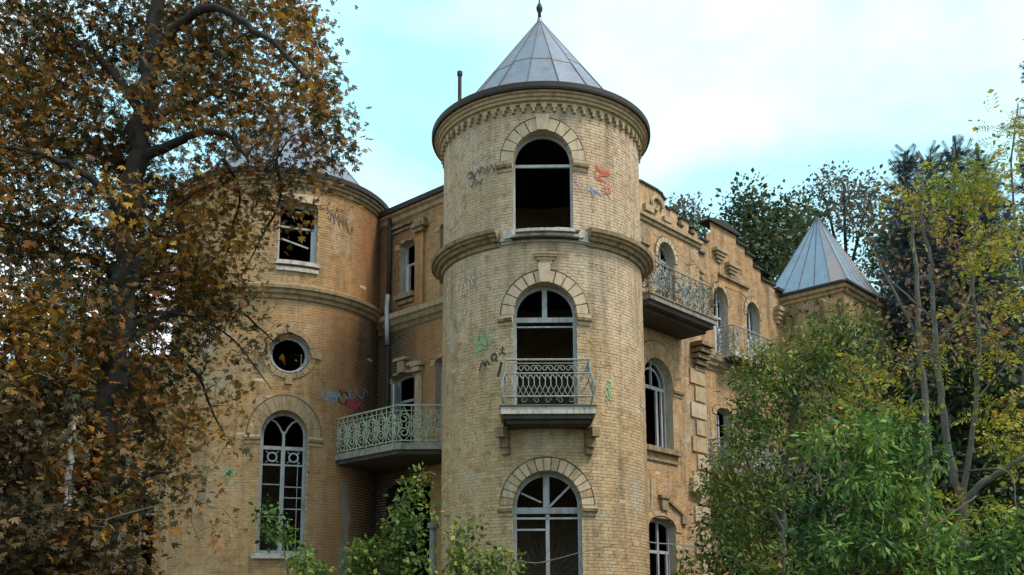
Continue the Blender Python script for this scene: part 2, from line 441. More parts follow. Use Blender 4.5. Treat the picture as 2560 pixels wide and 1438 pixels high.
def gable_top(z):
    if z < 12.95: return (7.0, 15.2)
    if z < 13.10: return (7.62, 12.6)
    if z < 13.42: return (8.05, 11.75)
    if z < 13.75: return (8.35, 11.25)
    if z < 13.95: return (8.62, 10.75)
    if z < 14.20: return (8.62, 10.22)
    return None
near = lambda u, z: abs(u) * 1.0 + abs(z - 3.0) * .28 - (0 if abs(u) > .75 else 0)
wall_f = brick_wall('tower_wall', FD, -PI * 2.4 + .001, PI * 2.4 - .001, 0, 13.22, [o_top, o_mid, o_low], [BRICK, MORTAR], mansion,
                    'brick drum of the slimmer round tower at the centre of the front', ub=(-3.95, 3.95), single=near)
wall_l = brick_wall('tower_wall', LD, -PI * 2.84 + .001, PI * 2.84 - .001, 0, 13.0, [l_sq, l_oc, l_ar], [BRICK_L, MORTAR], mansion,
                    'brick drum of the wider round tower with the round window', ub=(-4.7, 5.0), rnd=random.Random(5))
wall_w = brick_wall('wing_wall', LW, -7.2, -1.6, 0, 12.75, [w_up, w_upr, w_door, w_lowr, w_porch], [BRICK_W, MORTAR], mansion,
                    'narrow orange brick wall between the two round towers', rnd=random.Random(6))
wall_r = brick_wall('wing_wall', RW, 1.6, 7.2, 0, 13.0, [r_up, r_ar, r_sg], [BRICK_R, MORTAR], mansion,
                    'tall brick bay right beside the central tower', rnd=random.Random(8))
wall_g = brick_wall('gable_wall', GW, 7.0, 15.2, 0, 14.3, [g_1, g_2, g_low, g_low2, g_door], [BRICK_R, MORTAR], mansion,
                    'brick wall with a stepped gable and a pair of arched windows', top=gable_top, rnd=random.Random(9), zbrick=2.5)
brick_wall('pavilion_wall', PVL, -.5, 1.8, 0, 12.55, [], [BRICK_R, MORTAR], mansion, 'side wall of the corner pavilion under the pyramid roof', zbrick=8, rnd=random.Random(10))
brick_wall('pavilion_wall', PVF, 13.2, 18.6, 0, 12.55, [], [BRICK_R, MORTAR], mansion, 'front wall of the corner pavilion half hidden by leaves', zbrick=8, rnd=random.Random(11))
RL = Wall((-8.6, 27.0), (.985, -.17), (-.17, -.985))
q_w = Arch(-1.75, .42, 6.9, 8.6, .25); q_w2 = Arch(-1.7, .5, 2.0, 5.0, .25)
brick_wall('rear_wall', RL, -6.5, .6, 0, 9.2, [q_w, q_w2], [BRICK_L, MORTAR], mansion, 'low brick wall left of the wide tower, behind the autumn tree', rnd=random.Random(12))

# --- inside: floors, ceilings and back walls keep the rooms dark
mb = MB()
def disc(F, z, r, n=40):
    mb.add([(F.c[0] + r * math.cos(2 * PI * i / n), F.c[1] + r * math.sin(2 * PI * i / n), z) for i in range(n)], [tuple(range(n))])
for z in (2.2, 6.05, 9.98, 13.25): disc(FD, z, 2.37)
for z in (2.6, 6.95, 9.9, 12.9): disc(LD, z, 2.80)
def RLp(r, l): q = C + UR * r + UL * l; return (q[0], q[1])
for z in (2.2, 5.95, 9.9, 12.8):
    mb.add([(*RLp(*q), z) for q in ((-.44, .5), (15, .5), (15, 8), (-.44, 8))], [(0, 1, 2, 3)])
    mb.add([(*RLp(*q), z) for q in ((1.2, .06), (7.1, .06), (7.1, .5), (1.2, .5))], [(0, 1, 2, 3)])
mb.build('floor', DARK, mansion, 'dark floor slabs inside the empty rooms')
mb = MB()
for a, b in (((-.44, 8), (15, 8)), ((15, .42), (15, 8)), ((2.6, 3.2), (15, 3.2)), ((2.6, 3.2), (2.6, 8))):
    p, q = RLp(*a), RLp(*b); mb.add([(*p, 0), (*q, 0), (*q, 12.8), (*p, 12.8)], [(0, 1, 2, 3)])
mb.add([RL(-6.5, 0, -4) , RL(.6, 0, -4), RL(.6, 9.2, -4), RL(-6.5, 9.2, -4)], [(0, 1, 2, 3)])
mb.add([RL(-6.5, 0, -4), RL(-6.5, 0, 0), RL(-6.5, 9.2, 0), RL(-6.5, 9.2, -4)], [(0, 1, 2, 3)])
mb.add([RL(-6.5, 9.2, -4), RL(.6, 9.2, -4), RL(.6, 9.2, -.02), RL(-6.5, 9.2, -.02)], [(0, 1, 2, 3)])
mb.build('inner_wall', DARK, mansion, 'near black unlit inner walls seen through the openings')
mb = MB()
mb.add([PVF(18.6, 0, -.01), PVF(18.6, 0, -5), PVF(18.6, 12.6, -5), PVF(18.6, 12.6, -.01)], [(0, 1, 2, 3)])
mb.add([PVF(13.2, 12.6, -.01), PVF(18.6, 12.6, -.01), PVF(18.6, 12.6, -5), PVF(13.2, 12.6, -5)], [(0, 1, 2, 3)])
mb.fbox(Wall(RW(7.2, 0)[:2], UL, UR), 0, .4, 0, 13.0, -.25, 0)
mb.build('return_wall', MORTAR, mansion)

# --- cornices
prof_rim = [(0, 13.17), (.06, 13.19), (.06, 13.225), (.125, 13.25), (.13, 13.30), (.175, 13.32), (.18, 13.37), (.235, 13.395), (.24, 13.43)]
mb = MB(); mb.sweep(FD, -PI * 2.4, PI * 2.4, prof_rim, 96, caps=False)
cor = mb.build('cornice', TRIM, mansion, 'moulded top cornice of the central tower with a row of dentils')
mb = MB(); mb.sweep(FD, -PI * 2.4, PI * 2.4, [(.238, 13.425), (.295, 13.437), (.31, 13.48), (.31, 13.59), (.295, 13.605), (.1, 13.61), (-.3, 13.65)], 96, caps=False)
mb.build('gutter', RIM, cor, 'dark rusty metal gutter edge round the central tower')
# dentils: two-tier teeth hung under the cornice
mb = MB(); mb.poly(FD, [(-.062, 13.19), (-.062, 13.09), (-.03, 13.09), (-.03, 13.005), (.03, 13.005), (.03, 13.09), (.062, 13.09), (.062, 13.19)], -.004, .085)
d0 = mb.build('dentil', TRIM, cor)
nd = 66
for i in range(1, nd):
    a = 2 * PI * i / nd; aa = (a + PI) % (2 * PI) - PI
    if abs(aa) > PI * .62: continue
    d = d0.copy(); COL.objects.link(d); d.parent = cor; d.rotation_euler = (0, 0, a)
prof_mid = [(0, 9.89), (.05, 9.90), (.06, 9.955), (.06, 9.985), (.13, 10.005), (.16, 10.065), (.22, 10.085), (.235, 10.135), (.285, 10.15), (.30, 10.235), (.12, 10.28), (0, 10.31)]
top_dark = lambda j: 1 if j >= 9 else 0
for a, b, nm in ((-4.1, -1.02, 'left'), (.94, 4.1, 'right')):
    mb = MB(); mb.sweep(FD, a, b, prof_mid, 30, top_dark); mb.build('cornice', [TRIM_D, RIM], mansion, 'dark string cornice of the central tower, %s of the top opening' % nm)
mb = MB()
mb.sweep(LD, -5.4, 5.4, [(0, 12.86), (.04, 12.88), (.05, 12.95), (.11, 12.97), (.11, 13.04), (.17, 13.06), (.18, 13.12)], 56)
lc = mb.build('cornice', TRIM_L, mansion, 'plain top cornice of the wide round tower')
mb = MB(); mb.sweep(LD, -5.4, 5.4, [(.178, 13.115), (.23, 13.125), (.24, 13.25), (.22, 13.27), (-.3, 13.32)], 56)
mb.build('gutter', RIM, lc, 'dark metal gutter edge of the wide tower')
mb = MB()
mb.sweep(LD, -5.0, 5.0, [(0, 9.80), (.05, 9.82), (.06, 9.90), (.13, 9.94), (.14, 10.02), (.20, 10.05), (.21, 10.13), (.10, 10.19), (0, 10.23)], 56, lambda j: 1 if j >= 6 else 0)
mb.build('cornice', [TRIM_L, TRIM_D], mansion, 'string cornice round the wide tower above the round window')
mb = MB()
mb.sweep(LW, -5.6, -2.2, [(0, 9.50), (.05, 9.53), (.06, 9.62), (.14, 9.66), (.15, 9.78), (.21, 9.82), (.22, 9.95), (.1, 10.02), (0, 10.04)], 1, lambda j: 1 if j in (1, 3, 6, 7) else 0)
mb.build('cornice', [TRIM, TRIM_D], mansion, 'string course across the wall between the towers')
mb = MB()
mb.sweep(LW, -5.6, -2.0, [(0, 12.62), (.06, 12.66), (.08, 12.76), (.16, 12.80), (.17, 12.86)], 1)
ec = mb.build('cornice', TRIM, mansion, 'eaves moulding of the wall between the towers')
mb = MB(); mb.fbox(LW, -5.7, -1.9, 12.86, 13.0, -2.0, .24); mb.build('gutter', RIM, ec)
mb = MB()
mb.fbox(LW, -5.0, -4.25, 12.30, 12.36, -.01, .06); mb.fbox(LW, -5.0, -4.2, 12.42, 12.50, -.01, .09)
mb.fbox(LW, -3.98, -3.62, 12.05, 12.16, -.01, .16); mb.fbox(LW, -4.02, -3.5, 12.16, 12.26, -.01, .22); mb.fbox(LW, -3.94, -3.6, 12.26, 12.42, -.01, .14)
mb.build('bracket', TRIM_D, ec, 'broken moulded bracket under the eaves')
mb = MB()
mb.fbox(LW, -4.0, -3.68, 10.04, 12.05, -.01, .07)
mb.build('pilaster', BRICK_W, mansion, 'flat brick pilaster on the wall between the towers')

# right bay: parapet, moulding
mb = MB()
mb.sweep(RW, 3.4, 7.3, [(0, 12.78), (.05, 12.80), (.06, 12.88), (.12, 12.91), (.13, 13.0), (0, 13.03)], 1, lambda j: 0 if j % 2 else 1)
mb.build('cornice', [TRIM, TRIM_D], mansion, 'moulding under the curved parapet')
mb = MB()
pp = [(3.5, 13.02), (7.2, 13.02), (7.2, 13.34), (6.94, 13.36), (6.92, 13.14), (6.72, 13.15), (6.70, 13.46), (6.36, 13.48), (6.33, 13.2), (6.12, 13.22), (6.1, 13.56), (5.78, 13.6), (5.7, 13.52), (5.52, 13.55), (5.45, 13.75), (5.30, 13.88), (5.05, 13.92), (4.3, 13.92), (3.5, 13.8)]
mb.poly(RW, pp, -.3, .0)
par = mb.build('parapet', BRICK_R, mansion, 'curved brick parapet with scroll ornament')
mb = MB()
for i in range(2, len(pp) - 1):
    (a, za), (b, zb_) = pp[i], pp[i + 1]
    if abs(b - a) > .15: mb = MB(); mb.poly(RW, [(a + .04, za), (b - .04, zb_), (b - .04, zb_ + .06), (a + .04, za + .06)], -.34, .05); mb.build('coping', RIM, par, 'dark stone coping of the parapet')
mb = MB()
sp = [RW(4.95 + (.42 - .05 * t) * math.cos(t) * .75, 13.42 + (.30 - .035 * t) * math.sin(t), .05) for t in np.linspace(0, 6.5, 26)]
mb.tube(sp, .055, 6); mb.fbox(RW, 4.35, 4.75, 13.1, 13.3, 0, .12); mb.fbox(RW, 5.3, 5.7, 13.08, 13.22, 0, .1)
mb.build('scroll', TRIM, par, 'carved scroll on the parapet')
mb = MB()
mb.poly(RW, [(3.7, 12.1), (4.6, 12.1), (4.55, 12.45), (4.4, 12.65), (3.7, 12.7)], .0, .08)
mb.build('panel', TRIM_D, par)

# gable caps, corbels and copings
mb = MB()
mb.poly(GW, [(8.45, 14.20), (10.4, 14.20), (10.4, 14.26), (9.42, 14.46), (8.45, 14.26)], -.35, .1)
cap = mb.build('gable_cap', RIM, wall_g, 'dark peaked cap on the stepped gable')
mb = MB()
for a, b, z in ((7.5, 8.15, 12.95), (10.2, 10.85, 13.95), (10.75, 11.35, 13.75), (11.25, 11.85, 13.42), (11.75, 12.7, 13.10), (8.0, 8.4, 13.42)):
    mb = MB(); mb.fbox(GW, a, b, z, z + .07, -.34, .07); mb.build('coping', RIM, wall_g, 'dark coping on a step of the gable')
mb = MB(); mb.fbox(GW, 12.7, 15.2, 12.95, 13.06, -1.2, .16); mb.build('gutter', RIM, wall_g, 'dark gutter between the gable and the pavilion')
for u, z in ((9.0, 13.25), (9.75, 12.95)):
    mb = MB()
    for k, (w, h) in enumerate(((.34, .1), (.26, .1), (.18, .1), (.10, .08))): mb.fbox(GW, u - w, u + w, z - .1 * k, z - .1 * k + h + .002, -.01, .2 - .045 * k)
    mb.build('corbel', TRIM, wall_g, 'stepped brick corbel high on the gable')
for u in (7.62, 12.75):
    mb = MB()
    for k, w in enumerate((.22, .18, .13, .09)): mb.fbox(GW, u - w, u + w, 12.2 - .14 * k, 12.2 - .14 * k + .142, -.01, .24 - .05 * k)
    mb.build('corbel', TRIM, wall_g, 'stepped brick corbel at the foot of the gable')
mb = MB()
mb.fbox(GW, 8.95, 10.85, 12.52, 12.60, -.01, .09); mb.build('label_mould', TRIM_D, wall_g, 'straight moulding over the pair of arched windows')
mb = MB(); mb.poly(GW, [(8.98, 12.28), (9.6, 12.24), (10.3, 12.3), (10.8, 12.2), (10.82, 12.518), (8.98, 12.518)], -.01, .014); mb.build('brick_panel', BRICK_W, wall_g, 'panel of bare orange brick under the straight moulding')
mb = MB()
mb.sweep(GW, 7.2, 13.2, [(0, 9.30), (.05, 9.33), (.05, 9.42), (.13, 9.46), (.13, 9.58), (.20, 9.62), (.21, 9.74), (0, 9.84)], 1, lambda j: 1 if j in (1, 3, 5) else 0)
mb.build('cornice', [TRIM, TRIM_D], mansion, 'string course under the pair of arched windows')
mb = MB()
for k in range(5):
    mb.fbox(RW, 6.55 + .03 * k, 7.24, 9.62 - .17 * k, 9.62 - .17 * k + .12, -.01, .42 - .085 * k)
mb.build('corbel', TRIM_D, mansion, 'stepped corbel under the end of the bay balcony')
qz = 3.0; k = 0
while qz < 8.9:
    mb = MB(); w = .80 if k % 2 else .56
    mb.fbox(RW, 7.24 - w, 7.24, qz + .03, qz + .46, -.02, .055)
    mb.build('quoin', TRIM if k % 3 else STONE, wall_r); qz += .5; k += 1
# tops of pavilion
mb = MB()
pc = [(0, 12.5), (.06, 12.53), (.07, 12.62), (.16, 12.66), (.18, 12.78)]
mb.sweep(PVL, -.6, 1.8 + .18, pc, 1); mb.sweep(PVF, 13.2 - .18, 18.7, pc, 1)
pcor = mb.build('cornice', TRIM, mansion, 'cream eaves moulding of the corner pavilion')
mb = MB()
mb.fbox(PVL, -.8, 2.06, 12.785, 12.87, -.1, .26); mb.fbox(PVF, 13.2, 18.75, 12.788, 12.866, -.3, .26)
mb.build('gutter', RIM, pcor)

# --- roofs
def cone_roof(F, z0, r, z1, n, label, vis):
    mb = MB(); s = Drum(F.c, r); a = PI / n
    root = None
    for i in range(n):
        t = 2 * PI * i / n - PI / 2
        if i and abs((t + PI / 2 + PI) % (2 * PI) - PI) > vis: pass
        m1 = MB(); ta, tb = t - a, t + a
        p = lambda th, rr, z: (F.c[0] + rr * math.cos(th), F.c[1] + rr * math.sin(th), z)
        lift = random.uniform(0, .012)
        zc = random.uniform(.40, .62)
        for k0, k1, l in ((0, zc, lift), (zc - .01, .985, lift + .012)):
            r0, r1 = r * (1 - k0) + l, r * (1 - k1) + l; h0, h1 = z0 + (z1 - z0) * k0, z0 + (z1 - z0) * k1
            m1.add([p(ta + .004, r0, h0), p(tb - .004, r0, h0), p(tb - .004, r1, h1), p(ta + .004, r1, h1)], [(0, 1, 2, 3)])
        if root is None:
            mb.add([p(2 * PI * j / 40, r - .03, z0 - .01) for j in range(40)] + [(F.c[0], F.c[1], z1 - .05)], [(j, (j + 1) % 40, 40) for j in range(40)])
            mb.tube([(F.c[0], F.c[1], z1 - .25), (F.c[0], F.c[1], z1 + .05)], [.12, .05], 10)
            root = mb.build('cone_roof', ZINC, mansion, label)
        m1.build('roof_panel', ZINC, root)
    sm = MB()
    for i in range(n):
        t = 2 * PI * (i + .5) / n - PI / 2
        sm.tube([(F.c[0] + (r * (1 - k) + .012) * math.cos(t), F.c[1] + (r * (1 - k) + .012) * math.sin(t), z0 + (z1 - z0) * k + .01) for k in (0, .5, .98)], [.014, .013, .010], 5)
    sm.build('seam', rough_mat('roof_seam', [(.06, .065, .08), (.09, .095, .11)], 3, (.06, .05, .045), .5, .7, .1), root)
    return root
cr = cone_roof(FD, 13.60, 2.34, 16.86, 18, 'steep grey sheet metal cone on the central tower', 2.2)
mb = MB(); x, y = C
mb.tube([(x, y, 16.85), (x, y, 17.05), (x, y, 17.12), (x, y, 17.2), (x, y, 17.3), (x, y, 17.34), (x, y, 17.9), (x, y, 18.6)], [.05, .04, .075, .085, .05, .022, .016, .008], 8)
mb.build('finial', RIM, cr, 'thin iron finial rod on the cone tip', smooth=True)
cone_roof(LD, 13.28, 2.75, 16.75, 18, 'grey sheet metal cone on the wide tower behind the leaves', 2.2)
mb = MB()
q = FD(-2.55, 0, -.15); vp = [(q[0], q[1], z) for z in (13.5, 14.0, 14.72)]
mb.tube(vp, .045, 8); mb.tube([(q[0], q[1], 14.68), (q[0], q[1], 14.78)], .065, 8)
mb.build('vent_pipe', RIM, cr, 'thin dark vent pipe at the roof edge')
# pyramid roof
A = [RLp(13.0, .85), RLp(13.0, -2.05), RLp(15.75, -2.05), RLp(15.75, .85)]
ap = [RLp(14.28, -.55), RLp(14.48, -.55)]; zt, zb_ = 15.85, 12.87
mb = MB(); mb.add([(*p, zb_) for p in A], [(0, 1, 2, 3)]); mb.tube([(*ap[0], zt - .05), (*ap[1], zt - .05)], .05, 8)
py = mb.build('pyramid_roof', ZINC, mansion, 'steep blue grey pyramid roof of the corner pavilion with rusty edges')
for (i, j, t0, t1) in ((0, 1, 0, 0), (1, 2, 0, 1), (2, 3, 1, 1), (3, 0, 1, 0)):
    a, b = np.array(A[i]), np.array(A[j]); c, d = np.array(ap[t0]), np.array(ap[t1]); SEAM = bpy.data.materials['roof_seam']
    for k in range(5):
        m1 = MB(); f0, f1 = k / 5, (k + 1) / 5; l = random.uniform(0, .01)
        nrm = -UL * 0
        pts = [(*(a + (b - a) * f0), zb_ + l), (*(a + (b - a) * f1), zb_ + l), (*(c + (d - c) * f1), zt + l), (*(c + (d - c) * f0), zt + l)]
        m1.add(pts, [(0, 1, 2, 3)]); m1.tube([pts[1], pts[2]], .014, 4, 1)
        m1.build('roof_panel', ZINC_RUST if (i == 1 and k > 2) or (i == 0 and k == 4) else ZINC, py) if False else m1.build('roof_panel', [ZINC_RUST if (i == 1 and k > 2) or (i == 0 and k == 4) else ZINC_B, SEAM], py)

# --- windows
def reveal(F, T, op, depth, n=18):
    mb = MB(); a = op.outline(n); k = len(a); rng = range(k if isinstance(op, Round) else k - 1)
    vs = [F(u, z, .0) for u, z in a] + [T(u - op.uc, z, -depth - .05) for u, z in a]
    mb.add(vs, [(i, (i + 1) % k, k + (i + 1) % k, k + i) for i in rng])
    return mb
def frame_mesh(T, op, depth, fw, th=.06, n=18, m=None):
    mb = m or MB(); a = op.outline(n, 0.004, True); b = op.outline(n, fw, True); k = len(a)
    closed = True
    vs = []
    for (u, z), (x, y) in zip(a, b):
        vs += [T(u, z, -depth), T(x, y, -depth), T(x, y, -depth - th), T(u, z, -depth - th)]
    fs = []
    for i in range(k):
        p, q = 4 * i, 4 * ((i + 1) % k)
        fs += [(p, q, q + 1, p + 1), (p + 1, q + 1, q + 2, p + 2), (p + 2, q + 2, q + 3, p + 3)]
    mb.add(vs, fs); return mb
def window(F, op, depth=.2, fw=.07, label=None, material=PAINT, rev=PLASTER, name='window'):
    T = F.tangent(op.uc); dd = depth + (op.hw ** 2 / (2 * F.R) if hasattr(op, 'hw') and F.R < 1e6 else .05 if F.R < 1e6 else 0)
    w = frame_mesh(T, op, dd, fw).build(name, material, mansion, label)
    reveal(F, T, op, dd).build('reveal', rev, w)
    return w, T, dd
def bar(w, T, dd, u0, u1, z0, z1, name='glazing_bar', m=PAINT, t=.05, pr=.004):
    mb = MB(); mb.fbox(T, u0, u1, z0, z1, -dd - t, -dd + pr); return mb.build(name, m, w)
def barline(w, T, dd, p, q, wd=.03, name='glazing_bar', m=PAINT, o=.0):
    (a, b), (c, d) = p, q; l = math.hypot(c - a, d - b); nx, nz = -(d - b) / l * wd / 2, (c - a) / l * wd / 2
    mb = MB(); mb.poly(T, [(a + nx, b + nz), (c + nx, d + nz), (c - nx, d - nz), (a - nx, b - nz)], -dd - .045 + o, -dd - .006 + o)
    return mb.build(name, m, w)
def arch_ring(F, op, r1, n, label, mats=(STONE,), keystone=None, imp=(.0, .0, .0), o=.032, rise=None, gap=.028, a0=0., a1=PI):
    """a ring of separate voussoirs; impost blocks form the arch's own mesh"""
    r0 = op.hw; ry = (op.rise / op.hw) if rise is None else rise
    m2 = MB(); m2.ring(F, op.uc, op.zs, r0 + .01, r1 - .015, a0, a1, -.1, o - .03, 30, ry=ry); arch = m2.build('arch', JOINT, mansion, label)
    for sg in (-1, 1):
        mb = MB()
        if imp[0] > 0:
            pr = [(.0, op.zs - imp[1] - .17), (.03, op.zs - imp[1] - .16), (.04, op.zs - imp[1] - .09), (.085, op.zs - imp[1] - .06), (.095, op.zs - imp[1] + .005), (.05, op.zs - imp[1] + .03), (.05, op.zs - .004), (-.05, op.zs - .004)]
            ua, ub_ = sorted((op.uc + sg * (r0 + .004), op.uc + sg * (r1 + imp[0])))
            mb.sweep(F, ua, ub_, pr, 4, lambda k: 1 if k in (2, 3) else 0)
        else:
            ua, ub_ = sorted((op.uc + sg * (r0 + .004), op.uc + sg * r1)); mb.fbox(F, ua, ub_, op.zs - .07, op.zs - .004, -.03, o, 3)
        mb.build('impost', [TRIM, TRIM_D], arch)
    g = gap / r1
    for i in range(n):
        b0, b1 = a0 + (a1 - a0) * i / n + g / 2, a0 + (a1 - a0) * (i + 1) / n - g / 2
        m1 = MB(); jj = random.uniform(-.006, .008)
        m1.ring(F, op.uc, op.zs, r0 * (1 if i % 1 == 0 else 1), r1 + random.uniform(-.0045, .008), b0, b1, -.12, o + jj, 3, ry=ry)
        m1.build('voussoir', mats[i % len(mats)], arch)
    m3 = MB(); m3.ring(F, op.uc, op.zs, r1 + .010, r1 + .034, a0, a1, -.02, o - .012, 36, ry=ry); m3.build('arch_edge', JOINT, arch)
    if keystone:
        zt, hw = keystone; m3 = MB()
        m3.poly(F, [(op.uc - hw * .75, op.zs + op.rise - .01), (op.uc + hw * .75, op.zs + op.rise - .01), (op.uc + hw, zt), (op.uc - hw, zt)], -.05, .075)
        m3.build('keystone', STONE, arch)
    return arch

# central tower, top
w, T, dd = window(FD, o_top, .16, .055, 'glassless arched opening at the top of the central tower', WHITE)
bar(w, T, dd, -.62, .62, 11.80, 11.865, 'transom', WHITE)
arch_ring(FD, o_top, .955, 11, 'arch of separate stones over the top opening', keystone=(12.93, .15), imp=(.09, .1, 0))
mb = MB()
mb.fbox(FD, -.62, .62, 10.105, 10.17, -.3, .24, 8); mb.fbox(FD, -.86, .82, 10.02, 10.10, -.05, .15, 8); mb.fbox(FD, -.99, -.70, 9.98, 10.22, -.02, .10, 3); mb.fbox(FD, .72, .97, 9.96, 10.2, -.02, .09, 3)
mb.fbox(FD, .2, .74, 10.172, 10.20, -.2, .2, 4); mb.fbox(FD, -.98, .96, 9.93, 10.0, -.02, .05, 8)
mb.build('sill', CONC_L, w, 'broken stone sill under the top opening')
mb = MB(); mb.fbox(FD, -.72, .70, 9.985, 10.018, -.02, .2, 8); mb.build('sill', SOFFIT, w)  # dark strip standing in for the recess shade below the sill
# middle
w, T, dd = window(FD, o_mid, .16, .085, 'arched balcony doorway in the middle of the central tower, empty below its fanlight', PAINT)
bar(w, T, dd, -.64, .64, 8.18, 8.29, 'transom'); bar(w, T, dd, -.055, .055, 8.29, 8.95, 'mullion'); bar(w, T, dd, -.62, .62, 8.06, 8.09, 'transom')
arch_ring(FD, o_mid, .965, 12, 'arch of separate stones over the balcony doorway', keystone=(9.42, .14), imp=(.06, .09, 0))
mb = MB()
mb.fbox(FD, -.23, .23, 9.57, 9.63, -.01, .10, 3); mb.fbox(FD, -.19, .19, 9.50, 9.57, -.01, .07, 3); mb.fbox(FD, -.25, .25, 9.63, 9.66, -.01, .12, 3); mb.fbox(FD, -.14, .14, 9.42, 9.50, -.01, .055, 3)
mb.build('keystone_cap', TRIM, mansion, 'moulded block above the keystone of the balcony doorway')
# low
w, T, dd = window(FD, o_low, .18, .085, 'tall arched window at the foot of the central tower with a rotten frame', PAINT)
bar(w, T, dd, -.67, .67, 3.98, 4.11, 'transom'); bar(w, T, dd, -.085, .05, 4.11, 4.81, 'mullion'); bar(w, T, dd, -.035, .045, 1.8, 3.96, 'mullion')
bar(w, T, dd, -.66, -.04, 3.62, 3.66); bar(w, T, dd, -.68, .68, 3.86, 3.90, 'transom', WHITE)
barline(w, T, dd, (-.55, 4.42), (-.12, 4.22), .035, 'broken_slat'); barline(w, T, dd, (.02, 4.10), (.52, 4.60), .045, 'broken_slat', o=.03)
mb = MB()
for i in range(15):
    a = PI * (i + .5) / 15
    mb.tube([T(.0 + .12 * math.cos(a), 2.55 + .1 * math.sin(a), -dd - .12), T(.64 * math.cos(a) * min(1, 1.0), 2.55 + .95 * math.sin(a), -dd - .12)], .008, 4)
mb.build('window_grille', RIM, w, 'thin iron sunburst grille behind the frame')
for s0 in (-.62, .03):
    mb = MB(); mb.fbox(T, s0, s0 + .6, 1.85, 2.45, -dd - .03, -dd - .02); mb.build('pane', PANE, w)
arch_ring(FD, o_low, 1.0, 17, 'arch of narrow bricks over the lowest window', imp=(.06, .07, 0), mats=(STONE, TRIM, STONE))
# wide tower
w, T, dd = window(LD, l_sq, .2, .06, 'square headed empty window high on the wide tower', WHITE)
bar(w, T, dd, -.44, .44, 11.80, 11.85, 'transom'); bar(w, T, dd, .36, .44, 10.92, 11.78, 'sash', WHITE); barline(w, T, dd, (-.4, 11.5), (.3, 11.32), .04, 'broken_slat')
mb = MB(); mb.fbox(LD, .47, 1.61, 10.72, 10.82, -.2, .10, 5); mb.fbox(LD, .51, 1.57, 10.56, 10.66, -.02, .06, 5); mb.build('sill', CONC_L, w)
mb = MB(); mb.fbox(LD, .50, 1.58, 12.45, 12.66, -.12, .025, 5); mb.build('lintel', STONE, w)
w, T, dd = window(LD, l_oc, .14, .09, 'round porthole window on the wide tower', PAINT, name='round_window')
for i in range(20):
    m1 = MB(); m1.ring(LD, l_oc.uc, l_oc.zc, .525, .655, 2 * PI * i / 20 + .012, 2 * PI * (i + 1) / 20 - .012, -.1, .035, 2); m1.build('voussoir', TRIM_L, w)
for a in (0, PI / 2, PI, 3 * PI / 2):
    m1 = MB(); m1.ring(LD, l_oc.uc, l_oc.zc, .54, .80, a - .11, a + .11, -.05, .07, 2); m1.build('keystone', TRIM_L, w)
w, T, dd = window(LD, l_ar, .2, .085, 'tall narrow arched window low on the wide tower', PAINT)
bar(w, T, dd, -.50, .50, 5.98, 6.07, 'transom'); bar(w, T, dd, -.035, .035, 6.07, 6.45, 'mullion'); bar(w, T, dd, -.05, .05, 3.45, 5.98, 'mullion')
for s in (-1, 1):
    mb = MB()
    mb.tube([T(s * .03, 6.4, -dd - .02), T(s * .10, 6.55, -dd - .02), T(s * .2, 6.68, -dd - .02), T(s * .34, 6.76, -dd - .02)], .028, 5); mb.build('glazing_bar', PAINT, w)
    mb = MB(); mb.ring(T, s * .26, 5.80, .09, .13, 0, 2 * PI, -dd - .04, -dd - .005, 18)
    for k in range(4): mb.tube([T(s * .26 + .12 * math.cos(PI / 4 + k * PI / 2), 5.80 + .12 * math.sin(PI / 4 + k * PI / 2), -dd - .02), T(s * .26 + .22 * math.cos(PI / 4 + k * PI / 2), 5.80 + .2 * math.sin(PI / 4 + k * PI / 2), -dd - .02)], .014, 4)
    mb.build('tracery', PAINT, w, 'wooden ring tracery')
    bar(w, T, dd, min(s * .05, s * .48), max(s * .05, s * .48), 5.58, 5.62)
for z, s in ((5.05, 1), (4.5, 1), (5.1, -1), (4.78, 1), (4.3, -1)): bar(w, T, dd, .05 if s > 0 else -.48, .48 if s > 0 else -.05, z, z + .025, 'glazing_bar', t=.03, pr=-.02)
arch_ring(LD, l_ar, .90, 13, 'arch of plain bricks over the tall window', imp=(.05, .08, 0), mats=(TRIM_L,), o=.02, gap=.012)
mb = MB(); mb.fbox(LD, .20, 1.54, 3.27, 3.39, -.2, .12, 6); mb.build('sill', CONC_L, w)
# wall between towers
w, T, dd = window(LW, w_up, .22, .05, 'narrow window beside the wide tower under the eaves', WHITE)
bar(w, T, dd, -.27, .27, 11.35, 11.41, 'transom'); bar(w, T, dd, -.26, -.14, 10.5, 11.35, 'sash', WHITE, pr=.03)
mb = MB(); mb.fbox(LW, -4.78, -4.02, 10.34, 10.46, -.2, .12); mb.fbox(LW, -4.72, -4.05, 10.2, 10.3, -.01, .06); mb.build('sill', TRIM_D, w)
w, T, dd = window(LW, w_upr, .22, .05, 'narrow window tucked against the central tower', WHITE); bar(w, T, dd, -.27, .27, 11.45, 11.5, 'transom')
w, T, dd = window(LW, w_door, .25, .07, 'balcony door between the towers standing open', WHITE)
bar(w, T, dd, -.40, .40, 7.55, 7.62, 'transom')
mb = MB(); D = Wall(T(-.40, 0, -dd)[:2], T.u * .45 + T.n * .89, T.n * .45 - T.u * .89)
mb.fbox(D, 0, .42, 6.1, 8.0, -.02, .02); dr = mb.build('door', WHITE, w, 'pale door leaf swung outward')
mb = MB(); mb.fbox(D, .07, .35, 7.0, 7.85, .021, .028); mb.build('pane', PANE, dr) if False else mb.build('door_panel', PANE, w)
mb = MB(); mb.fbox(LW, -4.62, -4.38, 8.3, 8.62, -.01, .1); mb.fbox(LW, -4.75, -4.25, 8.62, 8.7, -.01, .14); mb.fbox(LW, -4.3, -3.95, 8.45, 8.53, -.01, .06); mb.build('keystone', TRIM, w)
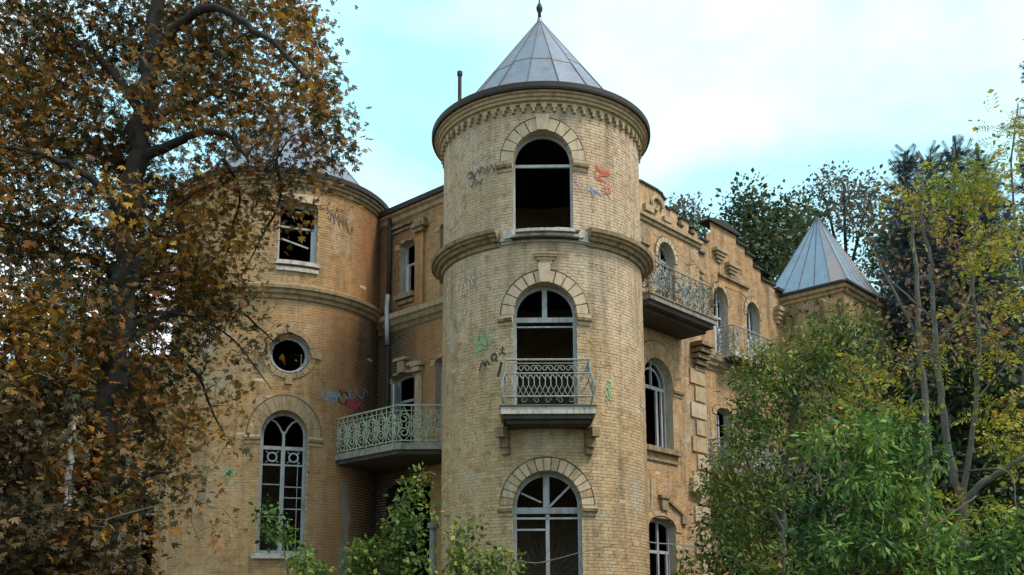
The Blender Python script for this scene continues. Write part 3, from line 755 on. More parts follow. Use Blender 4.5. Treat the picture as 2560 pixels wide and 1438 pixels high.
w, T, dd = window(LW, w_lowr, .2, .07, 'white framed window against the central tower above the balcony', WHITE)
bar(w, T, dd, -.36, .36, 7.75, 7.82, 'transom', WHITE); bar(w, T, dd, -.03, .03, 6.65, 7.75, 'mullion', WHITE)
for op in (w_up, w_upr, w_door, w_lowr): arch_ring(LW, op, op.hw + .2, 7, 'flat brick arch over a wing window', mats=(TRIM, BRICK_W), rise=(op.rise + .0) / op.hw, o=.02, gap=.015)
mb = MB()
for z in (8.35, 8.20): mb.fbox(LW, -3.98 - (z - 8.2) * .4, -3.68 + (z - 8.2) * .4, z, z + .12, -.01, .16)
mb.fbox(LW, -3.95, -3.70, 6.05, 8.2, -.01, .05)
mb.build('pilaster', TRIM, mansion, 'short pilaster beside the balcony door')
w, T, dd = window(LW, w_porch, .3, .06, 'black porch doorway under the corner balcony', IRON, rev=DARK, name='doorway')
# right bay and gable
w, T, dd = window(RW, r_up, .22, .07, 'arched balcony door on the bay right of the central tower', PAINT)
bar(w, T, dd, -.38, .38, 11.95, 12.02, 'transom'); bar(w, T, dd, -.03, .03, 10.1, 12.4, 'mullion'); barline(w, T, dd, (-.3, 12.1), (.33, 11.6), .05, 'broken_slat'); barline(w, T, dd, (-.3, 11.5), (.3, 11.2), .09, 'broken_slat')
arch_ring(RW, r_up, .56, 9, 'thin arch over the bay balcony door', mats=(STONE,), o=.03)
w, T, dd = window(RW, r_ar, .22, .085, 'arched window on the bay half hidden by the central tower', PAINT)
bar(w, T, dd, -.65, .65, 8.08, 8.18, 'transom'); bar(w, T, dd, .22, .30, 6.45, 8.08, 'mullion'); bar(w, T, dd, .0, .05, 8.18, 8.85, 'mullion'); bar(w, T, dd, .46, .52, 6.45, 8.08, 'sash')
mb = MB(); mb.ring(T, 0, 8.2, .44, .49, 0, PI, -dd - .04, -dd, 16); mb.build('glazing_bar', PAINT, w)
mb = MB(); mb.fbox(RW, 3.95, 5.75, 6.26, 6.40, -.2, .13); mb.fbox(RW, 4.0, 5.68, 6.02, 6.10, -.01, .05); mb.build('sill', TRIM_D, w)
arch_ring(RW, r_ar, 1.18, 11, 'broad brick arch on the bay', mats=(BRICK_R,), imp=(.03, .08, 0), gap=.02)
w, T, dd = window(RW, r_sg, .2, .08, 'segment headed window low on the bay', PAINT)
bar(w, T, dd, -.6, .6, 3.55, 3.63, 'transom'); bar(w, T, dd, .05, .12, 1.8, 4.40, 'mullion'); bar(w, T, dd, .46, .52, 1.8, 3.55, 'sash')
arch_ring(RW, r_sg, .95, 9, 'brick arch over the low bay window', mats=(BRICK_R, TRIM), gap=.02, rise=.5)
mb = MB(); mb.fbox(RW, 4.75, 5.05, 4.7, 5.02, -.01, .09); mb.fbox(RW, 4.68, 5.12, 5.02, 5.10, -.01, .13)
mb.poly(RW, [(5.1, 4.95), (5.85, 4.62), (5.85, 4.7), (5.1, 5.03)], -.01, .07); mb.fbox(RW, 5.75, 6.0, 4.4, 4.62, -.01, .08); mb.build('hood_mould', TRIM_D, w)
mb = MB(); mb.poly(RW, [(6.2, 5.35), (6.75, 5.2), (6.8, 5.7), (6.6, 5.85), (6.25, 5.75)], -.01, .16); mb.build('carved_bracket', STONE, wall_r, 'carved corner bracket')
for op, nm in ((g_1, 'left of the pair of arched gable windows'), (g_2, 'right of the pair of arched gable windows')):
    w, T, dd = window(GW, op, .22, .06, nm, PAINT)
    bar(w, T, dd, -.38, .38, 11.2, 11.26, 'transom', WHITE); bar(w, T, dd, .12, .18, 10.0, 12.0, 'mullion', WHITE)
    mb = MB(); mb.fbox(T, .0, .38, 10.0, 10.95, -dd - .06, -dd - .03); mb.build('board', WHITE, w, 'pale board nailed in the window')
    arch_ring(GW, op, .58, 9, 'arch over ' + nm, mats=(TRIM, BRICK_R), o=.025)
for op, nm in ((g_low, 'middle floor window of the gable wall behind leaves'), (g_low2, 'further middle floor window of the gable wall'), (g_door, 'dark lower doorway of the gable wall')):
    w, T, dd = window(GW, op, .22, .06, nm, PAINT); bar(w, T, dd, -.03, .03, op.zb + .05, op.zs, 'mullion', WHITE)
    arch_ring(GW, op, op.hw + .22, 9, 'brick arch over a gable wall opening', mats=(TRIM, BRICK_R), rise=op.rise / op.hw, o=.025)
for op, nm in ((q_w, 'upper window of the rear wall behind the tree'), (q_w2, 'lower window of the rear wall behind the tree')):
    w, T, dd = window(RL, op, .2, .06, nm, PAINT); bar(w, T, dd, -.03, .03, op.zb + .05, op.zs, 'mullion'); bar(w, T, dd, -.38, .38, op.zs - .3, op.zs - .25, 'transom')

# --- balconies
def scroll(T, u, z, r, s, o, turns=1.15):
    return [T(u + s * (r * (1 - .72 * t)) * math.cos(2 * PI * turns * t), z + (r * (1 - .72 * t)) * math.sin(2 * PI * turns * t), o) for t in np.linspace(0, 1, 16)]
# central tower balcony, with a bellied iron front
FT = FD.tangent(0)
mb = MB(); mb.fbox(FT, -.98, .98, 5.93, 6.08, -.35, .72); 
bal = mb.build('balcony', CONC_L, mansion, 'small balcony with bellied iron railing on the central tower')
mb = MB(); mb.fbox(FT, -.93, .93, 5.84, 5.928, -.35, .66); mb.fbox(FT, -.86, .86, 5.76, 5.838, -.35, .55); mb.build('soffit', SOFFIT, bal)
mb = MB(); mb.fbox(FT, -1.0, 1.0, 6.082, 6.105, -.3, .74); mb.build('slab_edge', SOFFIT, bal)
for s in (-1, 1):
    mb = MB(); a, b = sorted((s * .80, s * .98))
    G = FD.tangent(s * .89); 
    for z0, z1, o1 in ((5.55, 5.755, .42), (5.36, 5.54, .2), (5.22, 5.35, .12)): mb.fbox(G, -.09, .09, z0, z1, -.06, o1)
    mb.poly(Wall(G(-.07, 0, 0)[:2], G.n, G.u), [(0, 5.3), (.1, 5.3), (.22, 5.56), (.4, 5.7), (0, 5.75)], 0, .14)
    mb.build('bracket', TRIM_D, bal, 'weathered console bracket under the balcony')
bel = [(.0, 6.10), (.05, 6.2), (.09, 6.36), (.11, 6.5), (.075, 6.66), (.02, 6.84), (0, 7.0), (0, 7.10)]     # outward belly (offset, z)
U, Oo = .86, .62
def rail_loop(du, z): return [FT(-U - du, z, -.25), FT(-U - du, z, Oo + du), FT(U + du, z, Oo + du), FT(U + du, z, -.25)]
def bel_at(z):
    for (a, za), (b, zb2) in zip(bel, bel[1:]):
        if za <= z <= zb2: return a + (b - a) * (z - za) / (zb2 - za)
    return 0
for z, r, m in ((7.10, .026, IRON), (7.02, .014, IRON), (6.80, .018, IRON_PALE), (6.30, .02, IRON_PALE), (6.13, .014, IRON)):
    mb = MB(); mb.tube(rail_loop(bel_at(z), z), r, 6); mb.build('rail', m, bal)
for u, o, du, do in ((-U, Oo, -1, 1), (U, Oo, 1, 1), (-U, .1, -1, 0), (U, .1, 1, 0)):
    mb = MB(); mb.tube([FT(u + du * b, z, o + do * b) for b, z in bel], .02, 6); mb.build('baluster', IRON, bal)
mb = MB()
for k in range(15):                                   # criss-cross lattice with little scrolls
    u = -U + (k + .5) * 2 * U / 15; w_ = U / 15
    for s in (-1, 1):
        mb.tube([FT(u - s * w_, 6.32, Oo + bel_at(6.32)), FT(u, 6.42, Oo + bel_at(6.42)), FT(u + s * w_, 6.54, Oo + bel_at(6.54))], .009, 4)
    mb.tube([FT(u - w_, 6.54, Oo + bel_at(6.54)), FT(u - w_, 6.70, Oo + bel_at(6.7)), FT(u - w_ * .5, 6.77, Oo + bel_at(6.77)), FT(u, 6.74, Oo + bel_at(6.74)), FT(u + w_, 6.66, Oo + bel_at(6.66))], .010, 4)
    mb.tube([FT(u, 6.79, Oo + .02), FT(u, 6.79 - .06, Oo + bel_at(6.73))], .01, 4)
for k in range(7):
    u = -U + (k + .5) * 2 * U / 7
    mb.tube(scroll(FT, u - .055, 6.91, .075, 1, Oo), .009, 4); mb.tube(scroll(FT, u + .055, 6.91, .075, -1, Oo), .009, 4)
    mb.tube(scroll(FT, u, 6.22, .07, 1 if k % 2 else -1, Oo + .05), .009, 4)
for s in (-1, 1):
    SW = Wall(FT(s * U, 0, 0)[:2], FT.n, FT.u * s)
    for k in range(4):
        u = .05 + k * .15
        for q in (-1, 1): mb.tube([SW(u - q * .07, 6.32, bel_at(6.32)), SW(u, 6.5, bel_at(6.5)), SW(u + q * .07, 6.72, bel_at(6.72))], .009, 4)
        mb.tube(scroll(SW, u, 6.91, .07, 1, 0), .009, 4)
mb.build('lattice', IRON_PALE, bal, 'ornate wrought iron lattice of the railing', kind='stuff')

def poly_slab(mb, pts, z0, z1):
    k = len(pts); mb.add([(*p[:2], z0) for p in pts] + [(*p[:2], z1) for p in pts], [tuple(range(k)), tuple(range(k, 2 * k))] + [(i, (i + 1) % k, k + (i + 1) % k, k + i) for i in range(k)])
def scroll_railing(parent, line, z0, h, m=IRON, step=.34, seed=1, label=None, drop=.0):
    rr = random.Random(seed)
    rails = MB(); pan = MB(); post = MB()
    for (p, q) in zip(line, line[1:]):
        p, q = np.array(p[:2]), np.array(q[:2]); d = q - p; l = np.linalg.norm(d); d /= l; T = Wall(p, d, (d[1], -d[0]))
        for z, r in ((z0 + h, .024), (z0 + h - .13, .012), (z0 + .06, .016)): rails.tube([T(0, z), T(l, z)], r, 5)
        n = max(1, round(l / step)); s = l / n
        for k in range(n + 1): post.tube([T(k * s, z0), T(k * s, z0 + h)], .014, 5)
        for k in range(n):
            u = (k + .5) * s; zc = z0 + .06 + (h - .19) / 2
            if rr.random() < drop: continue
            for sg in (-1, 1):
                pan.tube(scroll(T, u, zc + sg * .17, .13, sg, 0, 1.3), .019, 4)
                pan.tube(scroll(T, u + sg * s * .30, zc, .09, sg, 0, 1.1), .016, 4)
                pan.tube([T(u + sg * .02, z0 + .06), T(u + sg * s * .42, zc - .22), T(u + sg * s * .30, zc - .02), T(u + sg * s * .42, zc + .22), T(u + sg * .02, z0 + h - .13)], .016, 4)
            pan.tube([T(u - .04, z0 + h - .13), T(u, z0 + h - .03), T(u + .04, z0 + h - .13)], .01, 4)
    rails.build('rail', m, parent); post.build('baluster', m, parent); pan.build('lattice', m, parent, label, kind='stuff')
# corner balcony between the towers
zb0 = 5.78
bp = [at(812, 1166, 25.2), at(990, 1124, 23.3), at(1108, 1124, 23.3)]
poly = [bp[0][:2], bp[1][:2], bp[2][:2], (-1.2, 24.2), LW(-2.6, 0, -.1)[:2], LW(-5.3, 0, -.1)[:2], (-4.9, 26.6)]
mb = MB(); poly_slab(mb, poly, zb0, zb0 + .16)
b2 = mb.build('balcony', CONC, mansion, 'long corner balcony with mossy scroll railing between the towers')
cen = np.mean(np.array(poly), axis=0)
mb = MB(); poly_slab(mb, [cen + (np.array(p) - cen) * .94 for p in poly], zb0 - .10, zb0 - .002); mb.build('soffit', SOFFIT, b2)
MOSS_IRON = rough_mat('mossy_iron', [(.22, .25, .18), (.36, .38, .30), (.18, .23, .10)], 6, (.12, .10, .05), .4, .8)
ins = lambda p: np.array(p[:2]) + (cen - np.array(p[:2])) * .05
scroll_railing(b2, [ins(bp[0]), ins(bp[1]), ins(bp[2])], zb0 + .16, .92, MOSS_IRON, .36, 2, 'mossy scrollwork panels')
# bay balcony
s0, s1, oo = 2.9, 6.15, 1.15
mb = MB(); mb.fbox(RW, s0, s1, 9.92, 10.05, -.05, oo); b3 = mb.build('balcony', CONC, mansion, 'deep balcony on the bay right of the central tower')
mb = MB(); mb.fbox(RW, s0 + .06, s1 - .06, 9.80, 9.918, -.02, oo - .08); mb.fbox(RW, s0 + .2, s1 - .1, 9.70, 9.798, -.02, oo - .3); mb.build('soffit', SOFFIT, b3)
mb = MB(); mb.fbox(RW, s0 - .02, s1 + .02, 10.052, 10.085, -.04, oo + .03); mb.build('slab_edge', TRIM_D, b3, 'rusty slab edge')
scroll_railing(b3, [RW(s0 + .05, 0, .2), RW(s0 + .05, 0, oo - .06), RW(s1 - .08, 0, oo - .06), RW(s1 - .08, 0, .0)], 10.06, .95, IRON_PALE, .33, 5, 'tangled pale scroll railing', .12)
# gable balcony
mb = MB(); mb.fbox(GW, 8.75, 11.5, 9.76, 9.90, -.05, .62); b4 = mb.build('balcony', CONC_L, mansion, 'shallow balcony under the pair of arched gable windows')
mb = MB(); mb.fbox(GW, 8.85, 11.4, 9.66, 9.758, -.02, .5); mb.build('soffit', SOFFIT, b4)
scroll_railing(b4, [GW(8.8, 0, .0), GW(8.8, 0, .56), GW(11.45, 0, .56)], 9.9, .85, IRON_PALE, .33, 6, None, .4)
# lower gable balcony, mostly behind leaves
mb = MB(); mb.fbox(GW, 7.5, 11.0, 5.9, 6.06, -.05, 1.1); b5 = mb.build('balcony', CONC, mansion, 'lower balcony of the gable wall behind the bushes')
scroll_railing(b5, [GW(7.55, 0, .0), GW(7.55, 0, 1.04), GW(10.95, 0, 1.04)], 6.06, .95, IRON_PALE, .33, 7)

# --- downpipes, post, pier, cable bits
mb = MB(); pj = LW(-5.02, 0, .09); mb.tube([(pj[0], pj[1], z) for z in (12.8, 11.6, 10.55)], .06, 8)
dp = mb.build('downpipe', RIM, mansion, 'rusty downpipe in the corner beside the wide tower', smooth=True)
mb = MB(); mb.tube([LW(-5.02, 10.56, .12), LW(-5.0, 10.2, .17), LW(-4.88, 9.85, .26), LW(-4.86, 9.45, .26), LW(-4.97, 9.15, .15)], .062, 8)
mb.build('pipe_section', WHITE, dp, 'newer white pipe section', smooth=True)
mb = MB(); mb.tube([LW(-4.98, 9.16, .12), LW(-5.0, 7.5, .1), LW(-5.0, 6.0, .1)], .055, 8); mb.build('pipe_section', RIM, dp, smooth=True)
q = at(1083, 1300, 23.6)
mb = MB(); mb.tube([(q[0], q[1], 0), (q[0], q[1], 3.95)], .085, 10); mb.tube([(q[0], q[1], 3.93), (q[0], q[1], 4.05)], .14, 10); mb.tube([(q[0], q[1], 3.15), (q[0], q[1], 3.2)], .1, 10)
mb.build('iron_post', rough_mat('green_post_paint', [(.10, .15, .13), (.19, .25, .23), (.26, .28, .28)], 3, (.12, .08, .05), .5, .7), mansion, 'green grey iron post under the corner balcony', smooth=False)
mb = MB(); r = at(1629, 1200, 25.5); mb.tube([at(1628, 1196, 25.3), at(1629, 1240, 25.3), at(1627, 1275, 25.3)], [.035, .045, .03], 7)
mb.build('broken_pipe', PLASTER, mansion, 'short pale broken pipe beside the central tower')
mb = MB(); PR = Wall((-8.98, 26.05), (1, 0), (0, -1))
mb.fbox(PR, -.22, .22, 0, 4.15, -.9, .16)
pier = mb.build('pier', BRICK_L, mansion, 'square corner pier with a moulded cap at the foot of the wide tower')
mb = MB(); mb.fbox(PR, -.30, .30, 4.15, 4.24, -.9, .24); mb.fbox(PR, -.25, .25, 4.242, 4.62, -.9, .19); mb.fbox(PR, -.36, .36, 4.622, 4.72, -.9, .30); mb.fbox(PR, -.18, .18, 4.72, 9.1, -.9, .1)
mb.build('pier_cap', TRIM, pier)
mb = MB(); mb.poly(LD, [(2.35, 2.0), (2.75, 2.0), (2.82, 3.1), (2.66, 3.7), (2.74, 4.4), (2.6, 5.2), (2.42, 5.3), (2.50, 4.2), (2.38, 3.4)], -.02, .016); mb.build('plaster_patch', rough_mat('grey_render', [(.17, .15, .125), (.27, .24, .20)], 5, (.08, .065, .05), .6, .95), mansion, 'grey plaster strip running down the wide tower')

# --- graffiti: thin skins of spray paint lying on the bricks
def stroke(mb, F, pts, w, o=.016):
    P = [pixel_on_drum(x, y, F) for x, y in pts]
    n = len(P); vs = []
    for i in range(n):
        a, b = P[max(0, i - 1)], P[min(n - 1, i + 1)]; l = math.hypot(b[0] - a[0], b[1] - a[1]) + 1e-6
        nx, nz = -(b[1] - a[1]) / l * w / 2, (b[0] - a[0]) / l * w / 2
        vs += [F(P[i][0] + nx, P[i][1] + nz, o), F(P[i][0] - nx, P[i][1] - nz, o)]
    mb.add(vs, [(2 * i, 2 * i + 1, 2 * i + 3, 2 * i + 2) for i in range(n - 1) if n < 6 or SRND.random() > .12])
    if n >= 6:                                          # overspray and a few short drips
        for _ in range(n):
            q = P[SRND.randrange(n)]; u, z = q[0] + SRND.gauss(0, w * 1.1), q[1] + SRND.gauss(0, w * 1.1); d = SRND.uniform(.003, .008)
            mb.add([F(u - d, z - d, o), F(u + d, z - d, o), F(u + d, z + d, o), F(u - d, z + d, o)], [(0, 1, 2, 3)])
        for _ in range(max(1, n // 14)):
            q = P[SRND.randrange(n)]; d = w * .16; l = SRND.uniform(.05, .16)
            mb.add([F(q[0] - d, q[1] - l, o + .001), F(q[0] + d, q[1] - l, o + .001), F(q[0] + d, q[1], o + .001), F(q[0] - d, q[1], o + .001)], [(0, 1, 2, 3)])
SRND = random.Random(99)
def spray(mb, F, cx, cy, rx, ry, n, size, o=.017, seed=1):
    rr = random.Random(seed)
    for _ in range(n):
        r = min(1.15, abs(rr.gauss(0, .55))); a = rr.uniform(0, 2 * PI)
        u, z = pixel_on_drum(cx + rx * r * math.cos(a), cy + ry * r * math.sin(a), F); s = size * rr.uniform(.4, 1.2); k = 5; t0 = rr.random()
        mb.add([F(u + s * rr.uniform(.6, 1.2) * math.cos(t0 + 2 * PI * i / k), z + s * .75 * math.sin(t0 + 2 * PI * i / k), o) for i in range(k)], [tuple(range(k))])
def bez(p, n=8):
    out = []
    for i in range(len(p) - 1):
        a = p[max(0, i - 1)]; b = p[i]; c = p[i + 1]; d = p[min(len(p) - 1, i + 2)]
        for t in np.linspace(0, 1, n, endpoint=False):
            f = lambda q: .5 * ((2 * b[q]) + (-a[q] + c[q]) * t + (2 * a[q] - 5 * b[q] + 4 * c[q] - d[q]) * t * t + (-a[q] + 3 * b[q] - 3 * c[q] + d[q]) * t ** 3)
            out.append((f(0), f(1)))
    return out + [p[-1]]
K = flat_mat('black_spray', (.035, .03, .03)); KG = flat_mat('faded_black_spray', (.11, .09, .08)); RED = flat_mat('red_spray', (.48, .12, .07)); PNK = flat_mat('pink_spray', (.52, .30, .28)); GRN = flat_mat('green_spray', (.22, .36, .19))
BLU = flat_mat('blue_spray', (.20, .25, .36)); WHT = flat_mat('white_spray', (.52, .44, .33)); ORG = flat_mat('orange_spray', (.50, .27, .10)); CRM = flat_mat('crimson_spray', (.36, .05, .07))
mb = MB()
rr = random.Random(4)
def loops(mb, F, x0, y0, x1, y1, n, amp, w, seed):
    r_ = random.Random(seed); pts = []
    for i in range(n * 3 + 1):
        t = i / (n * 3); pts.append((x0 + (x1 - x0) * t + r_.uniform(-3, 3) * amp / 8, y0 + (y1 - y0) * t + amp * math.sin(i * 2.1 + r_.uniform(-.5, .5))))
    stroke(mb, F, bez(pts, 5), w)
loops(mb, FD, 1172, 440, 1246, 414, 6, 9, .022, 1); loops(mb, FD, 1178, 462, 1206, 455, 3, 8, .022, 2)
stroke(mb, FD, bez([(1170, 436), (1180, 432), (1186, 445), (1192, 450)]), .03)
mb.build('graffiti', KG, wall_f, 'black scribbled tag left of the top opening')
mb = MB()
stroke(mb, FD, bez([(1200, 926), (1203, 912), (1210, 905), (1213, 914), (1219, 902), (1224, 913)]), .03)          # M
stroke(mb, FD, bez([(1232, 886), (1229, 897), (1237, 902), (1242, 893), (1238, 884), (1231, 887)]), .028); stroke(mb, FD, [(1237, 896), (1245, 905)], .028)   # Q
stroke(mb, FD, [(1249, 888), (1252, 886)], .03)
stroke(mb, FD, [(1257, 866), (1256, 884)], .026); stroke(mb, FD, [(1250, 874), (1262, 872)], .022); stroke(mb, FD, bez([(1250, 884), (1258, 882), (1262, 888)]), .02)
mb.build('graffiti', K, wall_f, 'black hand painted letters MQ left of the balcony')
mb = MB(); stroke(mb, FD, [(1254, 905), (1250, 925), (1245, 942)], .05); mb.build('graffiti', K, wall_f, 'black paint drip beside the balcony rail')
mb = MB()
stroke(mb, FD, bez([(1488, 412), (1500, 425), (1524, 436), (1500, 440), (1488, 445), (1490, 425)]), .035); stroke(mb, FD, bez([(1492, 448), (1510, 455), (1526, 470), (1508, 474), (1522, 488)]), .04)
stroke(mb, FD, bez([(1490, 418), (1505, 432), (1522, 428)]), .03); spray(mb, FD, 1506, 432, 26, 22, 60, .022, seed=3)
mb.build('graffiti', RED, wall_f, 'red scrawl right of the top opening')
mb = MB(); spray(mb, FD, 1516, 476, 18, 14, 50, .02, seed=5); spray(mb, FD, 1443, 450, 6, 34, 50, .022, seed=6); spray(mb, FD, 1258, 478, 10, 22, 40, .02, seed=7); mb.build('graffiti', PNK, wall_f, 'faded pink spray beside the top opening')
mb = MB(); stroke(mb, FD, bez([(1470, 462), (1480, 474), (1492, 480), (1502, 488)]), .03); stroke(mb, FD, bez([(1468, 480), (1478, 476), (1486, 486), (1478, 492)]), .02); spray(mb, FD, 1530, 412, 24, 14, 30, .016, seed=8); spray(mb, FD, 1480, 478, 16, 14, 24, .02, seed=9); mb.build('graffiti', BLU, wall_f, 'blue grey tag under the red scrawl')
mb = MB(); spray(mb, FD, 1208, 852, 34, 30, 120, .035, seed=11); spray(mb, FD, 1200, 872, 22, 20, 40, .03, seed=12); spray(mb, FD, 1522, 975, 12, 30, 70, .03, seed=13); mb.build('graffiti', GRN, wall_f, 'pale green sprayed patches')
mb = MB(); loops(mb, FD, 1140, 720, 1190, 700, 4, 14, .03, 14); loops(mb, FD, 1145, 760, 1170, 780, 3, 12, .025, 15); spray(mb, FD, 1165, 725, 28, 24, 50, .028, seed=16); mb.build('graffiti', WHT, wall_f, 'washed out white scribble')
mb = MB(); spray(mb, FD, 1476, 852, 30, 22, 36, .018, seed=17); spray(mb, FD, 1500, 1038, 14, 20, 24, .02, seed=18); mb.build('graffiti', ORG, wall_f, 'orange paint specks')
mb = MB(); loops(mb, LD, 822, 540, 884, 580, 6, 12, .02, 21); loops(mb, LD, 818, 528, 868, 556, 5, 8, .018, 22); mb.build('graffiti', KG, wall_l, 'grey scribble beside the square window')
mb = MB(); stroke(mb, LD, bez([(868, 1015), (876, 1000), (884, 1022), (896, 1010), (906, 1026)]), .09); spray(mb, LD, 885, 1018, 22, 16, 60, .04, seed=23); mb.build('graffiti', CRM, wall_l, 'crimson graffiti behind the corner balcony')
mb = MB(); loops(mb, LD, 802, 985, 850, 1000, 4, 14, .03, 24); loops(mb, LD, 860, 985, 915, 985, 3, 12, .03, 25); spray(mb, LD, 830, 990, 28, 16, 40, .03, seed=26); mb.build('graffiti', BLU, wall_l, 'blue graffiti letters behind the corner balcony')
mb = MB(); stroke(mb, LD, bez([(845, 975), (855, 985), (845, 1000), (860, 1010), (870, 990), (858, 978)]), .035); mb.build('graffiti', K, wall_l, 'black graffiti outline')
mb = MB(); spray(mb, LD, 576, 1183, 32, 20, 70, .03, seed=27); mb.build('graffiti', GRN, wall_l, 'small green sprayed patch low on the wide tower')

# ------------------------------------------------------------------ trees
def leafy(verts, faces): return np.array(verts, float), faces
def t_simple(w=.32):
    return leafy([(0, 0, 0), (.5, w, .04), (1, 0, -.06), (.5, -w, .04)], [(0, 1, 2, 3)])
def t_palmate(n=5, spread=1.25, w=.17):
    v = [(0, 0, 0)]; f = []
    for i in range(n):
        a = -spread + 2 * spread * i / (n - 1); l = 1 - .28 * abs(i - (n - 1) / 2) / ((n - 1) / 2)
        c, s = math.cos(a), math.sin(a); b = len(v); dz = -.22 * l
        for x, y, z in ((.62 * l, w * l, -.06), (l, 0, dz), (.62 * l, -w * l, -.06)): v.append((x * c - y * s, x * s + y * c, z))
        f.append((0, b, b + 1, b + 2))
    return leafy(v, f)
def t_pinnate(n=4, w=.16):
    v = []; f = []
    v += [(0, 0, 0), (.5, .008, .05), (1, 0, -.12), (.5, -.0045, .05)]; f.append((0, 1, 2, 3))
    for i in range(n):
        x = .18 + .75 * i / n; z = .06 - .2 * x * x
        for s in (-1, 1):
            b = len(v); l = .30 * (1 - .35 * abs(i - n / 2) / n)
            v += [(x, 0, z), (x + .10, s * l * .5 + w * .3, z - .01), (x + .16, s * l, z - .07), (x + .15, s * l * .5, z - .02)]; f.append((b, b + 1, b + 2, b + 3))
    b = len(v); v += [(.95, 0, -.08), (1.06, w, -.1), (1.2, 0, -.18), (1.06, -w, -.1)]; f.append((b, b + 1, b + 2, b + 3))
    return leafy(v, f)
def t_needles(n=9):
    rr = np.random.RandomState(2); v = []; f = []
    v += [(0, .02, 0), (1, .008, 0), (1, -.0045, 0), (0, -.02, 0)]; f.append((0, 1, 2, 3))
    for i in range(n):
        x = .08 + .88 * i / n; l = .26 * (1 - .5 * i / n)
        for s, zz_ in ((1, .10), (-1, .10), (1, -.12), (-1, -.12)):
            b = len(v); v += [(x, 0, 0), (x + .10, s * l * .55, zz_ * .6 + .025), (x + .20, s * l, zz_), (x + .10, s * l * .55, zz_ * .6 - .035)]; f.append((b, b + 1, b + 2, b + 3))
    return leafy(v, f)
TEMPL = {'simple': t_simple(), 'lance': t_simple(.17), 'palm': t_palmate(), 'pinnate': t_pinnate(), 'needles': t_needles()}

def scatter_mesh(name, tmpl, P, D, S, m, parent, org, label=None, roll=.6, rs=None):
    """one mesh of many leaves: position P, pointing direction D, size S"""
    rs = rs or np.random.RandomState(1); V, Fc = TEMPL[tmpl]; n = len(P); k = len(V)
    D = D / (np.linalg.norm(D, axis=1)[:, None] + 1e-9)
    up = np.array([0, 0, 1.]) + rs.normal(0, roll, (n, 3))
    Yv = np.cross(up, D); Yv /= np.linalg.norm(Yv, axis=1)[:, None] + 1e-9; Zv = np.cross(D, Yv)
    X = V[None, :, 0, None] * D[:, None] + V[None, :, 1, None] * Yv[:, None] + V[None, :, 2, None] * Zv[:, None]
    X = X * S[:, None, None] + P[:, None] - np.array(org)
    F = np.array(Fc); nf = len(F)
    me = bpy.data.meshes.new(name); me.vertices.add(n * k); me.vertices.foreach_set('co', X.reshape(-1))
    idx = (F[None] + (np.arange(n) * k)[:, None, None]).reshape(-1)
    me.loops.add(len(idx)); me.loops.foreach_set('vertex_index', idx.astype(np.int32))
    me.polygons.add(n * nf); me.polygons.foreach_set('loop_start', np.arange(0, len(idx), 4, dtype=np.int32))
    me.update(calc_edges=True); me.materials.append(m)
    o = bpy.data.objects.new(name, me); COL.objects.link(o); o.parent = parent; o['kind'] = 'stuff'
    if label: o['label'] = label
    return o

def smooth_path(pts, n=5):
    P = [np.array(p, float) for p in pts]; out = []
    for i in range(len(P) - 1):
        a, b, c, d = P[max(0, i - 1)], P[i], P[i + 1], P[min(len(P) - 1, i + 2)]
        for t in np.linspace(0, 1, n, endpoint=False):
            out.append(.5 * (2 * b + (c - a) * t + (2 * a - 5 * b + 4 * c - d) * t * t + (3 * b - a - 3 * c + d) * t ** 3))
    out.append(P[-1]); return out

